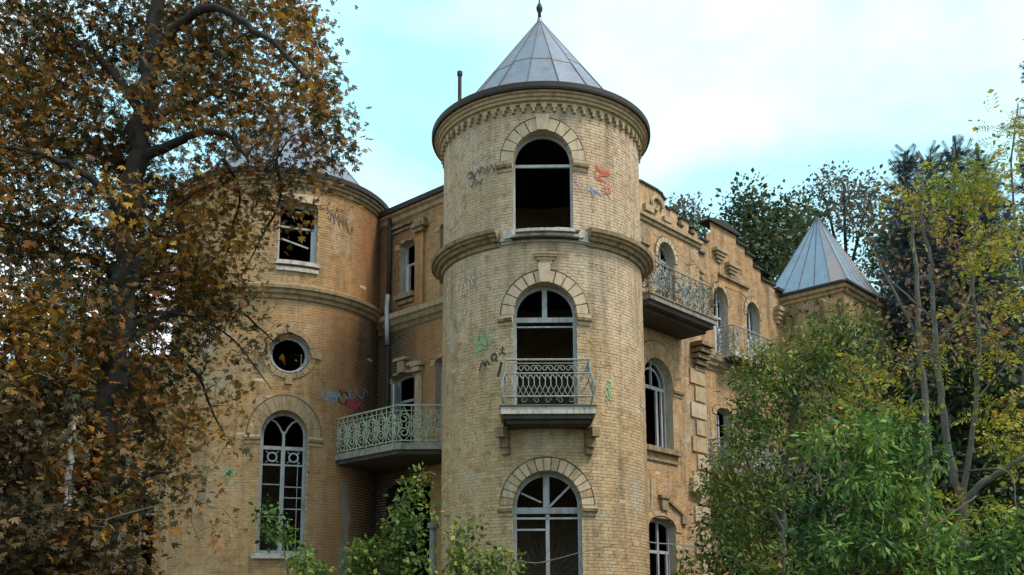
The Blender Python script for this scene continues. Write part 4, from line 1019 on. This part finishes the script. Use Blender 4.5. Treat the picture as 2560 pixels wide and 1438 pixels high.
def grow_tree(name, label, cat, base, limbs, clumps, leaf, bark, lmat, seed=1, group=None, twig_r=.008, crown_label=None, wander=.12, up=.15, bare=0.0):
    """limbs: [(points, r0, r1)] first = trunk; clumps: [(centre, (rx, ry, rz), n)]; every clump point grows its own branch from the nearest wood"""
    rs = np.random.RandomState(seed); root = thing(name, label, cat, tuple(base), group)
    nodes, rad = [], []
    for i, (pts, r0, r1) in enumerate(limbs):
        sp = smooth_path(pts); k = len(sp)
        sp = [p + rs.normal(0, r0 * .18, 3) * (0 < j < k - 1) for j, p in enumerate(sp)]
        rr_ = [r0 + (r1 - r0) * (j / (k - 1)) ** .8 for j in range(k)]
        mb = MB(); mb.tube(sp, rr_, 10 if i == 0 else 7)
        mb.build('trunk' if i == 0 else 'limb', bark, root, smooth=True)
        st = 0 if i else k // 4
        nodes += sp[st:]; rad += rr_[st:]
    nodes = np.array(nodes); rad = np.array(rad)
    A = []; DEN = []
    for c, r, n, *dn in clumps:
        DEN += [dn[0] if dn else 1.0] * n
        q = rs.normal(0, 1, (n, 3)); q /= np.linalg.norm(q, axis=1)[:, None]; q *= rs.uniform(0, 1, (n, 1)) ** (1 / 2.4)
        A.append(np.array(c) + q * np.array(r))
    A = np.concatenate(A); d0 = np.array([np.min(np.sum((nodes - a) ** 2, 1)) for a in A]); od = np.argsort(d0); A = A[od]; DEN = np.array(DEN)[od]
    tw = MB(); LP, LDr = [], []
    per, spread, size, droop = leaf['per'], leaf['spread'], leaf['size'], leaf.get('droop', .3)
    for a, den in zip(A, DEN):
        dv = nodes - a; dist = np.sqrt(np.sum(dv * dv, 1)); cost = dist + np.maximum(0, dv[:, 2]) * .6
        j = int(np.argmin(cost)); s = nodes[j]; l = dist[j]
        if l < .02: continue
        k = 3 if l < .5 else 4 if l < 1.2 else 6
        mid = (s + a) / 2 + np.array([0, 0, up * l]) + rs.normal(0, wander * l, 3)
        ts = np.linspace(0, 1, k)[:, None]; path = (1 - ts) ** 2 * s + 2 * ts * (1 - ts) * mid + ts ** 2 * a
        r0 = min(rad[j] * .7, twig_r * (1 + 1.6 * l)); rr_ = np.linspace(r0, twig_r * .6, k)
        tw.tube(path, rr_, 4 if r0 < .02 else 5, caps=False)
        nodes = np.vstack([nodes, path[1:]]); rad = np.concatenate([rad, rr_[1:]])
        if rs.rand() < bare: continue
        m_ = max(1, int(per * den * rs.uniform(.5, 1.5)))
        t = rs.uniform(.35, 1.05, m_)[:, None]
        pos = (1 - t) ** 2 * s + 2 * t * (1 - t) * mid + t ** 2 * a if l < 3 * spread else a + (path[-2] - a) * rs.uniform(0, 1, (m_, 1))
        off = rs.normal(0, spread, (m_, 3)); pos = pos * .35 + (a + off) * .65 if l < 3 * spread else pos + off
        LP.append(pos); dd_ = off + rs.normal(0, spread * .6, (m_, 3)); dd_[:, 2] -= droop * spread; LDr.append(dd_)
    tw.build('twigs', bark, root, kind='stuff')
    P = np.concatenate(LP); D = np.concatenate(LDr); S = size * (.45 + .85 * rs.uniform(0, 1, len(P)) ** 1.3)
    scatter_mesh('crown', leaf['t'], P, D, S, lmat, root, base, crown_label, rs=rs)
    return root
def blob(px, py, rx, ry, Y, n, dy=1.0, den=1.0):
    k = Y / FPX; return (at(px, py, Y), (rx * k, dy, ry * k * 1.05), n, den)
def limb(pts, r0, r1): return ([at(x, y, Y) for x, y, Y in pts], r0, r1)
def foot(p): return (p[0], p[1], 0.0)

L_AUT = leaf_mat('autumn_leaves', [(.010, .013, .005), (.020, .028, .008), (.050, .050, .012), (.12, .072, .013), (.23, .080, .014), (.27, .13, .018), (.46, .25, .026)], .75, .3)
L_UND = leaf_mat('shaded_thicket_leaves', [(.006, .012, .006), (.014, .026, .010), (.026, .045, .014), (.05, .075, .02)], .7, .15)  # leaf colours darkened to put shade into the gaps at lower right
L_DRK = leaf_mat('shaded_brown_leaves', [(.010, .010, .006), (.022, .020, .009), (.045, .032, .012), (.09, .05, .014), (.15, .075, .018)], .8, .2)  # darkened leaves standing in for the shaded lower crown
L_GRN = leaf_mat('green_leaves', [(.010, .026, .007), (.032, .080, .017), (.075, .175, .032), (.13, .24, .044), (.28, .32, .055)], .8, .3)
L_OLV = leaf_mat('olive_leaves', [(.009, .022, .007), (.030, .062, .013), (.075, .14, .026), (.13, .20, .036), (.22, .25, .045), (.24, .13, .03)], .8, .25)
L_YEL = leaf_mat('yellow_leaves', [(.05, .09, .016), (.13, .19, .024), (.26, .29, .03), (.42, .38, .035), (.48, .33, .035), (.28, .13, .03)], .9, .4)
L_FAR = leaf_mat('far_leaves', [(.022, .042, .024), (.045, .075, .035), (.07, .095, .035), (.11, .12, .035)], .35, .25)
L_HAZ = leaf_mat('hazy_leaves', [(.06, .08, .08), (.09, .11, .10), (.15, .12, .08), (.13, .14, .10)], .35, .25)  # distance haze put into grey blue leaf colours
L_RED = leaf_mat('russet_leaves', [(.07, .05, .04), (.15, .085, .055), (.22, .12, .06), (.14, .13, .05)], .6, .3)
L_SPR = leaf_mat('spruce_needles', [(.014, .026, .026), (.03, .05, .052), (.05, .078, .08), (.075, .105, .11)], .5, .1)
L_SHR = leaf_mat('shrub_leaves', [(.03, .06, .015), (.06, .12, .025), (.10, .17, .035), (.18, .22, .04), (.28, .27, .05)], 1.2, .35)

# big autumn tree at left
Y0 = 13.0
tb = at(240, 1750, Y0)
limbs = [
    ([foot(tb)] + [tuple(at(x, y, Y0)) for x, y in ((240, 1438), (250, 1250), (268, 1050), (292, 850), (316, 650), (336, 480), (358, 300), (376, 150), (400, -60), (425, -300), (440, -600))], .31, .05),
    limb([(300, 760, 13), (370, 600, 13.2), (460, 500, 13.6), (540, 460, 14)], .07, .02),
    limb([(338, 400, 13), (420, 368, 12.8), (480, 335, 12.6), (550, 332, 12.4), (595, 362, 12.3), (622, 405, 12.2)], .085, .02),
    limb([(350, 330, 13), (400, 290, 13.3), (470, 262, 13.8), (560, 230, 14.3), (650, 260, 14.6), (710, 330, 14.8)], .075, .018),
    limb([(372, 180, 13), (450, 60, 12.8), (540, 20, 12.5), (640, 75, 12.2), (740, 160, 12.0), (800, 260, 11.9)], .085, .018),
    limb([(395, -40, 13), (500, -120, 13.5), (640, -120, 14), (760, -40, 14.4)], .07, .02),
    limb([(325, 560, 13), (230, 450, 12.7), (120, 390, 12.4), (0, 370, 12.2)], .085, .02),
    limb([(355, 280, 13), (260, 160, 13.4), (150, 70, 13.8), (20, 0, 14.2)], .085, .02),
    limb([(312, 690, 13), (200, 640, 13.4), (70, 630, 13.8), (-80, 600, 14.2)], .085, .02),
    limb([(285, 920, 13), (180, 850, 12.6), (50, 830, 12.2), (-100, 800, 11.8)], .09, .02),
    limb([(290, 880, 13), (400, 800, 13.6), (500, 760, 14.2), (600, 780, 14.8), (690, 860, 15.2)], .06, .012),
    limb([(280, 980, 13), (400, 900, 13.8), (480, 920, 14.4), (520, 1000, 14.8), (560, 1090, 15)], .05, .012),
    limb([(300, 830, 13), (420, 780, 13.6), (560, 830, 14.4), (640, 920, 15), (680, 975, 15.2)], .03, .006),
    limb([(560, 400, 13), (600, 480, 13.8), (580, 580, 14.2), (560, 660, 14.4)], .03, .006), limb([(690, 400, 13.6), (700, 500, 14), (650, 600, 14.3), (600, 700, 14.5)], .03, .006),
    limb([(262, 1120, 13), (150, 1060, 12.8), (20, 1100, 12.5)], .07, .02),
    limb([(255, 1260, 13), (350, 1200, 13.4), (430, 1180, 13.8)], .05, .015),
]
bl = [(110, 90, 240, 180, 13.4, 130), (360, 240, 70, 90, 12.2, 10, .7), (330, 560, 70, 130, 12.2, 16, .7), (290, 800, 80, 100, 12.2, 16, .7), (420, 70, 190, 150, 14.3, 78), (600, 40, 170, 120, 13.4, 52, .7), (740, 60, 80, 90, 13.8, 26, .6), (765, 190, 85, 150, 13, 48, .55), (620, 240, 160, 110, 13.6, 62, .6), (820, 310, 65, 50, 12.6, 16, .7), (855, 345, 30, 22, 12.6, 3),
      (470, 230, 130, 110, 13, 26, .8), (100, 310, 230, 150, 13, 125), (330, 420, 120, 140, 14.2, 34), (480, 150, 150, 120, 13.8, 34, .8), (540, 370, 120, 50, 12.8, 20, .6), (700, 400, 90, 40, 13, 16, .6), (790, 420, 50, 40, 13, 8, .4), (60, 520, 160, 120, 13, 60), (230, 560, 100, 100, 13, 18), (150, 700, 220, 110, 13.2, 44),
      (410, 620, 120, 190, 14.4, 70), (60, 900, 180, 160, 12.8, 85), (300, 880, 170, 150, 14.2, 54), (470, 760, 110, 130, 14, 34), (90, 1190, 250, 190, 12.6, 120), (330, 1180, 120, 180, 13.2, 40), (400, 1010, 90, 100, 13.6, 24),
      (520, 540, 100, 150, 13.8, 30, .5), (680, 480, 100, 90, 14, 26, .35), (640, 620, 80, 120, 14.2, 24, .28), (770, 500, 50, 60, 14, 8, .25), (520, 740, 110, 90, 14.4, 26, .5), (640, 850, 80, 70, 15, 16, .22), (540, 960, 90, 110, 14.8, 30, .22), (560, 1090, 60, 50, 15, 10, .2), (480, 1120, 70, 120, 15, 18, .3), (520, 1300, 70, 90, 15.2, 12, .18), (80, 1450, 300, 120, 12.4, 80),
      (200, -170, 420, 140, 13.4, 90), (640, -120, 160, 100, 13.8, 30), (-250, 300, 200, 500, 13, 80), (-250, 1000, 180, 400, 13, 60)]
grow_tree('chestnut_tree', 'large dark trunked tree with orange brown autumn leaves, nearest at left', 'tree', foot(tb), limbs,
          [blob(*b[:4], b[4], b[5], 1.3 if b[4] < 13.8 else .8, b[6] if len(b) > 6 else 1.0) for b in bl], dict(t='palm', per=36, spread=.24, size=.088, droop=.5), BARK_D, L_AUT, 11, crown_label='brown, orange and olive autumn leaves')
# pale birch behind it
bb = at(172, 1700, 12.2)
grow_tree('birch_tree', 'pale barked trunk glimpsed beside the dark trunk of the big autumn tree', 'tree', foot(bb), [([foot(bb)] + [tuple(at(x, y, 12.2)) for x, y in ((168, 1438), (170, 1260), (174, 1130), (182, 1030), (186, 900), (180, 760))], .075, .02)],
          [blob(180, 800, 120, 110, 12.2, 30, .6), blob(150, 960, 100, 50, 12, 18, .5), blob(170, 1350, 120, 70, 11.8, 26, .4)], dict(t='palm', per=16, spread=.22, size=.11), BARK_B, L_AUT, 12)
# bush at far left, the crown's shade put into its leaf colour
bb = at(60, 1850, 11.6)
grow_tree('leafy_bush', 'brown leaved bush darkened for shade in the bottom left corner', 'bush', foot(bb), [([foot(bb)] + [tuple(at(x, y, 11.6)) for x, y in ((60, 1600), (80, 1400), (60, 1200))], .05, .02)],
          [blob(40, 1130, 130, 110, 11.6, 56, .6), blob(70, 1350, 170, 140, 11.4, 110, .8), blob(260, 1420, 120, 60, 11.8, 36, .5), blob(-150, 1250, 150, 250, 11.6, 60, .8), blob(130, 1000, 120, 80, 12, 26, .5)], dict(t='palm', per=22, spread=.2, size=.09, droop=.5), BARK_D, L_DRK, 13)

# right hand greenery
bb = at(1960, 1700, 19)
grow_tree('small_tree', 'dense olive green small tree against the gable wall', 'tree', foot(bb),
          [([foot(bb)] + [tuple(at(x, y, 19)) for x, y in ((1960, 1438), (1955, 1300), (1970, 1150), (1990, 1000), (2010, 880))], .12, .03),
           limb([(1958, 1330, 19), (1900, 1230, 18.7), (1860, 1130, 18.5), (1840, 1040, 18.4)], .06, .02), limb([(1970, 1200, 19), (2060, 1080, 19.3), (2120, 940, 19.6)], .06, .02), limb([(1990, 1020, 19), (1930, 930, 18.8), (1900, 900, 18.6)], .04, .015)],
          [blob(2040, 860, 110, 60, 19.2, 46), blob(1980, 930, 110, 80, 19, 60), blob(1900, 985, 90, 70, 18.8, 40), blob(1870, 1080, 90, 90, 18.6, 50), blob(2000, 1090, 110, 100, 19, 60), blob(1850, 1240, 85, 80, 18.6, 44), blob(1940, 1240, 110, 70, 18.8, 44), blob(1830, 1390, 70, 60, 18.8, 22), blob(1930, 1410, 100, 40, 18.6, 20), blob(1800, 1180, 50, 70, 18.6, 20), blob(1800, 1310, 50, 60, 18.7, 20), blob(1890, 1330, 80, 50, 19.2, 26), blob(1880, 900, 70, 40, 18.8, 16), blob(2080, 820, 70, 36, 19.4, 18), blob(2140, 850, 80, 50, 19.6, 22), blob(2130, 960, 90, 80, 19.6, 36)],
          dict(t='lance', per=28, spread=.16, size=.135, droop=.3), BARK_G, L_OLV, 21)
bb = at(2250, 1700, 15)
grow_tree('leafy_bush', 'bright green long leaved bush filling the lower right foreground', 'bush', foot(bb),
          [([foot(bb)] + [tuple(at(x, y, 15)) for x, y in ((2250, 1438), (2240, 1300), (2220, 1150))], .07, .02), limb([(2248, 1400, 15), (2160, 1280, 14.8), (2100, 1150, 14.6)], .04, .012), limb([(2248, 1400, 15), (2360, 1300, 15.2), (2440, 1240, 15.4)], .04, .012)],
          [blob(2120, 1110, 110, 70, 14.8, 40), blob(2220, 1080, 90, 60, 15, 34), blob(2150, 1230, 130, 90, 14.8, 64), blob(2280, 1200, 110, 90, 15, 54), blob(2090, 1370, 110, 70, 14.6, 40), blob(2260, 1370, 150, 90, 14.8, 80), blob(2430, 1400, 110, 60, 15, 40), blob(2540, 1340, 60, 90, 15.2, 30), blob(2030, 1300, 40, 60, 15, 12)],
          dict(t='lance', per=21, spread=.125, size=.16, droop=.9), BARK_G, L_GRN, 22)
bb = at(2405, 1700, 16)
grow_tree('walnut_tree', 'grey stemmed young tree with yellow feathery leaves at right', 'tree', foot(bb),
          [([foot(bb)] + [tuple(at(x, y, 16)) for x, y in ((2405, 1438), (2403, 1260), (2372, 1130), (2352, 980), (2340, 860), (2330, 740), (2322, 620), (2300, 500), (2310, 420))], .10, .012),
           limb([(2404, 1270, 16), (2424, 1130, 15.8), (2442, 980, 15.6), (2448, 840, 15.5), (2432, 700, 15.4), (2440, 560, 15.3), (2420, 450, 15.2)], .055, .010),
           limb([(2405, 1262, 16), (2460, 1205, 15.8), (2530, 1160, 15.6), (2640, 1090, 15.4), (2760, 900, 15.2)], .07, .02), limb([(2442, 1000, 15.6), (2500, 930, 15.4), (2560, 870, 15.2), (2620, 760, 15)], .022, .007),
           limb([(2620, 1090, 15.4), (2560, 960, 15.2), (2575, 800, 15), (2540, 600, 15), (2530, 400, 15), (2545, 260, 15)], .04, .01), limb([(2336, 800, 16), (2270, 740, 16.3), (2215, 690, 16.6), (2180, 640, 16.8)], .022, .007), limb([(2400, 1180, 16), (2520, 1180, 15.2), (2545, 1290, 15), (2600, 1330, 15)], .018, .006),
           limb([(2432, 700, 15.4), (2390, 620, 15.6), (2360, 520, 15.8)], .02, .007)],
          [blob(2390, 470, 110, 36, 15.6, 20), blob(2290, 450, 60, 26, 16, 6), blob(2340, 530, 80, 20, 15.8, 8), blob(2490, 430, 70, 40, 15.2, 13), blob(2530, 330, 40, 60, 15, 11), blob(2540, 560, 60, 30, 15, 12), blob(2480, 640, 80, 22, 15.3, 12), blob(2545, 720, 60, 30, 15, 9), blob(2185, 925, 60, 26, 16.2, 9), blob(2235, 1040, 70, 24, 16, 11), blob(2130, 1010, 60, 16, 16.2, 5), blob(2310, 900, 40, 50, 16, 3), blob(2480, 880, 60, 20, 15.4, 7), blob(2490, 1020, 45, 26, 15.4, 8), blob(2520, 1105, 70, 30, 15.4, 10), blob(2400, 1290, 60, 26, 15.8, 8), blob(2430, 760, 60, 20, 15.6, 4), blob(2660, 600, 80, 250, 15, 14)],
          dict(t='pinnate', per=10, spread=.13, size=.30, droop=.4), BARK_G, L_YEL, 23, twig_r=.006)
bb = at(2310, 1700, 22)
grow_tree('thicket_tree', 'reddish brown half bare tree behind the yellow leaved one', 'tree', foot(bb),
          [([foot(bb)] + [tuple(at(x, y, 22)) for x, y in ((2310, 1438), (2320, 1100), (2300, 850), (2290, 650), (2280, 520))], .13, .03), limb([(2310, 900, 22), (2420, 750, 22), (2440, 600, 22)], .06, .015), limb([(2300, 850, 22), (2220, 700, 22.4), (2170, 600, 22.8)], .05, .012)],
          [blob(2280, 520, 90, 70, 22, 30), blob(2400, 640, 100, 90, 22, 44), blob(2230, 680, 80, 80, 22.6, 26), blob(2330, 800, 110, 110, 22, 36), blob(2450, 820, 90, 120, 22, 34), blob(2260, 880, 80, 100, 22.4, 26)],
          dict(t='simple', per=9, spread=.3, size=.16), BARK_G, L_RED, 24, bare=.25, twig_r=.01)
bb = at(2350, 1700, 24)
grow_tree('undergrowth_bush', 'green thicket darkened for shade behind the grey stems at lower right', 'bush', foot(bb),
          [([foot(bb)] + [tuple(at(x, y, 24)) for x, y in ((2350, 1438), (2360, 1200), (2380, 1000))], .12, .03)],
          [blob(2300, 1000, 150, 130, 24, 60), blob(2480, 1000, 150, 170, 24, 80), blob(2350, 1250, 220, 150, 23.5, 110), blob(2530, 1280, 120, 150, 23.5, 60), blob(2120, 1100, 120, 140, 25.0, 50), blob(2640, 1100, 120, 250, 24, 60), blob(2330, 1430, 260, 70, 23.5, 60), blob(2560, 1410, 130, 90, 23.2, 50), blob(2050, 1420, 120, 70, 24.5, 30)],
          dict(t='simple', per=26, spread=.4, size=.2), BARK_D, L_UND, 25)

bb = at(1940, 1700, 21.5)
grow_tree('undergrowth_bush', 'thicket darkened for shade, low against the gable wall under the olive tree', 'bush', foot(bb),
          [([foot(bb)] + [tuple(at(x, y, 21.5)) for x, y in ((1940, 1500), (1930, 1380), (1950, 1260))], .06, .02)],
          [blob(1870, 1300, 90, 110, 21.5, 50, .8), blob(1980, 1260, 120, 130, 21.5, 70, .8), blob(1950, 1410, 170, 70, 21.2, 70, .8)],
          dict(t='simple', per=26, spread=.28, size=.15), BARK_D, L_UND, 26)

# spruces
def spruce(base, h, rb, label, seed, z_lo=2.0, lean=0.0):
    rs = np.random.RandomState(seed); root = thing('spruce_tree', label, 'tree', base, 'dark spruces behind the yellow tree')
    mb = MB(); tip = np.array(base) + np.array([lean, 0, h]); b = np.array(base)
    mb.tube([b + (tip - b) * t for t in np.linspace(0, 1, 8)], np.linspace(.22, .02, 8), 8); mb.build('trunk', BARK_D, root)
    P, D, S = [], [], []; tw = MB(); z = z_lo
    while z < h - .25:
        f = (h - z) / (h - z_lo); n = 6 if f > .15 else 5
        for k in range(n):
            a = 2 * PI * (k + rs.uniform(-.35, .35)) / n + z * 2.4; l = rb * f ** .8 * rs.uniform(.65, 1.12) + .22
            c = b + (tip - b) * (z / h); e = np.array([math.cos(a), math.sin(a), 0])
            pts = [c + e * l * t + np.array([0, 0, l * (-.32 * t + .26 * t ** 3) + .15 * (1 - f) * l * t]) for t in np.linspace(0, 1, 6)]
            tw.tube(pts, np.linspace(.03, .008, 6), 4, caps=False)
            m_ = int(5 + l * 10)
            for i in range(m_):
                t = .15 + .85 * i / m_; p = np.array(pts[0]) + e * l * t + np.array([0, 0, l * (-.32 * t + .26 * t ** 3) + .15 * (1 - f) * l * t])
                sd_ = (-1) ** i; q = np.array([-e[1], e[0], 0]) * sd_
                P.append(p); D.append(e * (.5 + t) + q * rs.uniform(.4, 1.1) + np.array([0, 0, rs.uniform(-.55, .1)])); S.append(rs.uniform(.35, .65) * (.5 + .5 * f))
            P.append(pts[-2]); D.append(np.array(pts[-1]) - pts[-2] + np.array([0, 0, .1])); S.append(.5)
        z += rs.uniform(.28, .42)
    for i in range(22): P.append(tip - np.array([0, 0, 1.3 - .06 * i])); D.append(np.array([rs.normal(0, .7), rs.normal(0, .7), .8])); S.append(.45)
    tw.build('twigs', BARK_D, root, kind='stuff')
    scatter_mesh('crown', 'needles', np.array(P), np.array(D), np.array(S), L_SPR, root, base, rs=rs)
def spruce_at(px, py, Y, rb, label, seed, z_lo=2.0):
    t = at(px, py, Y); spruce((t[0], t[1], 0), t[2], rb, label, seed, z_lo)
spruce_at(2388, 362, 32, 3.2, 'dark spruce with a sharp tip behind the yellow leaves', 31, 4)
spruce_at(2262, 378, 34, 2.2, 'slimmer dark spruce nearest the pyramid roof', 32, 5)
spruce_at(2445, 378, 35, 2.6, 'spruce whose tip shows just right of the sharp tipped one', 33, 5)
spruce_at(2640, -20, 28, 3.6, 'tall spruce cut by the right edge of the picture', 34, 4)
spruce_at(2325, 375, 36, 2.4, 'spruce between the slimmer one and the sharp tipped one', 35, 6)

# trees beyond the roofs
def far_tree(px, top, bot, Y, blobs, label, seed, m, per=40, size=.26, spread=.55, bare=0.0, cat='tree', nm='far_tree'):
    b = at(px, bot, Y); base = (b[0], b[1], 0)
    t = at(px, top, Y)
    grow_tree(nm, label, cat, base, [([base, (b[0], b[1], t[2] * .4), (b[0] + .2, b[1], t[2] * .7), tuple(t)], .28, .05), limb([(px, (top + bot) / 2 + 60, Y), (px - 40, top + 60, Y), (px - 60, top + 20, Y)], .1, .03), limb([(px, (top + bot) / 2 + 80, Y), (px + 50, top + 80, Y), (px + 70, top + 30, Y)], .1, .03)],
              [blob(*x[:4], Y + x[4], x[5], 2.0) for x in blobs], dict(t='simple', per=per, spread=spread, size=size), BARK_D, m, seed, 'trees beyond the roofs', twig_r=.018, bare=bare)
far_tree(1905, 510, 800, 44, [(1860, 530, 55, 50, 0, 34), (1940, 560, 60, 60, 1, 40), (1880, 620, 80, 60, 0, 44), (1980, 600, 50, 50, 1, 24), (1950, 670, 60, 50, 0, 26), (1830, 540, 20, 20, 0, 4)], 'round green tree standing behind the stepped gable', 41, L_FAR)
far_tree(2110, 460, 850, 48, [(2050, 490, 55, 50, 0, 22), (2130, 480, 70, 45, 1, 28), (2200, 520, 60, 70, 0, 26), (2120, 560, 80, 50, 0, 28), (2190, 620, 60, 80, 0, 30), (2060, 440, 14, 14, 0, 2), (2150, 445, 30, 14, 0, 3)], 'airy blue grey tree rising behind the pyramid roof', 42, L_HAZ, per=26, bare=.1)
far_tree(2010, 560, 850, 40, [(2005, 620, 40, 70, 0, 24), (1985, 680, 30, 40, 0, 10), (2020, 560, 30, 30, 0, 8)], 'narrow olive tree squeezed left of the pyramid roof', 43, L_FAR)
far_tree(1708, 500, 800, 55, [(1712, 540, 26, 30, 0, 14), (1690, 515, 12, 10, 0, 3), (1735, 545, 14, 20, 0, 5), (1700, 490, 5, 14, 0, 2)], 'small hazy treetop peeking over the parapet', 44, L_HAZ, spread=.45, per=30)
far_tree(1752, 585, 800, 42, [(1752, 600, 18, 16, 0, 8), (1745, 580, 10, 10, 0, 2)], 'low green treetop left of the stepped gable', 45, L_FAR, spread=.35, per=24)
far_tree(2260, 560, 900, 42, [(2240, 620, 60, 80, 0, 30), (2280, 560, 60, 60, 1, 20), (2230, 760, 60, 80, 0, 30), (2350, 700, 80, 100, 1, 40), (2300, 860, 90, 80, 0, 30), (2480, 820, 120, 140, 0, 60), (2500, 640, 100, 120, 1, 44)], 'dark green tree massed behind the spruces', 46, L_FAR)
far_tree(120, 560, 1000, 40, [(60, 700, 120, 120, 0, 40), (200, 760, 120, 100, 0, 36), (330, 800, 60, 100, 0, 20), (-80, 700, 120, 160, 0, 30)], 'dim tree far behind the big autumn tree', 47, L_HAZ)

rs = np.random.RandomState(71)
th = rs.uniform(math.radians(20), math.radians(160), 16000); rr = rs.uniform(95, 140, 16000)
hgt = (7 + 3 * np.sin(th * 23) + 2 * np.sin(th * 57 + 1)) * rs.uniform(0, 1, 16000) ** .8
P = np.stack([rr * np.cos(th), rr * np.sin(th), hgt], 1)
fw = scatter_mesh('far_wood', 'simple', P, rs.normal(0, 1, (16000, 3)), rs.uniform(1.0, 2.2, 16000), L_FAR, None, (0, 0, 0), 'dim wood along the horizon behind the mansion', rs=rs)
fw['category'] = 'wood'

# shrubs before the porch and tower
def shrub(px, py, Y, stems, blobs, label, seed, m=L_SHR, per=12, size=.13, spread=.14, t='simple'):
    b = at(px, 1700, Y); base = (b[0], b[1], 0)
    grow_tree('shrub', label, 'shrub', base, [([base] + [tuple(at(x, y, Y)) for x, y in s], .03, .008) for s in stems], [blob(*x[:4], Y, x[4], .35) for x in blobs], dict(t=t, per=per, spread=spread, size=size, droop=.4), BARK_G, m, seed, 'shrubs at the foot of the mansion', twig_r=.005)
shrub(980, 1300, 19, [((975, 1438), (985, 1330), (1010, 1260), (1050, 1185)), ((960, 1438), (920, 1380), (890, 1360))], [(950, 1380, 85, 50, 46), (1000, 1320, 60, 45, 36), (1000, 1405, 95, 40, 40), (1015, 1262, 26, 26, 10), (1035, 1225, 16, 20, 6), (1056, 1192, 14, 14, 5), (880, 1405, 40, 30, 14), (1082, 1270, 14, 12, 4)], 'green shrub with one tall shoot below the corner balcony', 51)
shrub(1200, 1420, 19.5, [((1200, 1438), (1190, 1380), (1160, 1340)), ((1220, 1438), (1270, 1390))], [(1200, 1405, 90, 36, 44), (1150, 1350, 40, 30, 10), (1270, 1400, 40, 36, 14), (1130, 1320, 24, 24, 5), (1190, 1310, 18, 16, 3), (1130, 1410, 40, 30, 12)], 'yellow green shrub at the foot of the central tower', 52)
shrub(750, 1420, 21, [((750, 1438), (745, 1400)), ((720, 1438), (705, 1360), (690, 1300))], [(755, 1405, 45, 26, 22), (690, 1330, 36, 46, 16), (668, 1270, 14, 36, 6), (800, 1432, 60, 12, 12)], 'small shrub climbing into the tall window of the wide tower', 53, L_GRN)
shrub(1700, 1420, 22, [((1700, 1438), (1710, 1390)),], [(1720, 1420, 40, 22, 12), (1780, 1400, 40, 40, 18)], 'low shrub at the corner of the bay', 54, L_OLV)

# creeper on the pavilion, dry vines on the bay balcony
rs = np.random.RandomState(61); base = PVF(14.2, 0, .25)
cp = thing('creeper', 'thin yellowing creeper clinging to the corner pavilion walls', 'creeper', base)
P, D, tw = [], [], MB()
for F, ua, ub_, n in ((PVF, 13.25, 18.4, 34), (PVL, -.3, 1.75, 16)):
    for k in range(n):
        u = rs.uniform(ua, ub_); z0_ = rs.uniform(6, 9); zt_ = rs.uniform(11.9, 12.6); line = []
        for z in np.linspace(z0_ if k else 0, zt_, 8): u = min(ub_, max(ua, u + rs.normal(0, .12))); line.append(F(u, z, .03 + .02 * rs.rand()))
        tw.tube(line, .008, 4)
        for p in line[1:]:
            for _ in range(rs.randint(2, 7)): P.append(np.array(p) + rs.normal(0, .12, 3) * np.array([1, 1, 1.4])); D.append([rs.normal(), rs.normal(), -1.2])
tw.build('twigs', BARK_G, cp, kind='stuff')
scatter_mesh('foliage', 'simple', np.array(P), np.array(D), rs.uniform(.09, .2, len(P)), L_OLV, cp, base, rs=rs)
rs = np.random.RandomState(62); base = RW(4.6, 10.09, oo - .06)
dv = thing('dry_vine', 'tangle of dry vines on the railing of the bay balcony', 'vine', base)
tw = MB(); P, D = [], []
for k in range(46):
    u = rs.uniform(2.95, 6.1); z = 10.1 + rs.uniform(0, .8); line = []; du, dz = rs.normal(0, .10), rs.normal(.02, .07)
    for i in range(8):
        line.append(RW(min(6.3, max(2.9, u)), max(10.1, z), oo - .06 + rs.normal(0, .05))); u += du + rs.normal(0, .05); z += dz + rs.normal(0, .04)
    tw.tube(line, .008, 4)
    for p in line[::2]: P.append(np.array(p) + rs.normal(0, .04, 3)); D.append([rs.normal(), rs.normal(), -.6])
tw.build('stem', BARK_G, dv, kind='stuff')
scatter_mesh('foliage', 'simple', np.array(P), np.array(D), rs.uniform(.05, .12, len(P)), L_RED, dv, base, rs=rs)

# dead twigs and the slack wire
mb = MB(); pts = smooth_path([at(x, y, 20.0) for x, y in ((1285, 1402), (1340, 1408), (1390, 1398), (1450, 1382), (1500, 1372), (1540, 1360))], 4); mb.tube(pts, np.linspace(.016, .006, len(pts)), 5)
pts = smooth_path([at(x, y, 20.0) for x, y in ((1285, 1402), (1272, 1440), (1262, 1600), (1258, 1760))], 3); mb.tube(pts, .016, 5)
o = mb.build('dead_branch', BARK_G, None); o['label'] = 'bare pale branch crossing the lowest tower window'; o['category'] = 'branch'
mb = MB(); pts = smooth_path([at(x, y, Y) for x, y, Y in ((1590, 1350, 21.4), (1640, 1358, 21.3), (1700, 1363, 21.2), (1780, 1376, 20.8), (1850, 1402, 20.4), (1920, 1416, 20.0), (1985, 1418, 19.6), (2100, 1400, 19))], 4); mb.tube(pts, .013, 5)
o = mb.build('wire', IRON_PALE, None); o['label'] = 'pale slack wire running from the central tower to the bushes'; o['category'] = 'wire'
mb = MB(); pts = smooth_path([at(x, y, 12.0) for x, y in ((150, 1400), (200, 1330), (280, 1295), (390, 1265), (440, 1255))], 4); mb.tube(pts, np.linspace(.02, .007, len(pts)), 5)
pts = smooth_path([at(x, y, 12.0) for x, y in ((150, 1400), (120, 1500), (110, 1700), (105, 1850))], 3); mb.tube(pts, .02, 5)
o = mb.build('dead_branch', BARK_G, None); o['label'] = 'bare grey branch low in front of the autumn tree'; o['category'] = 'branch'
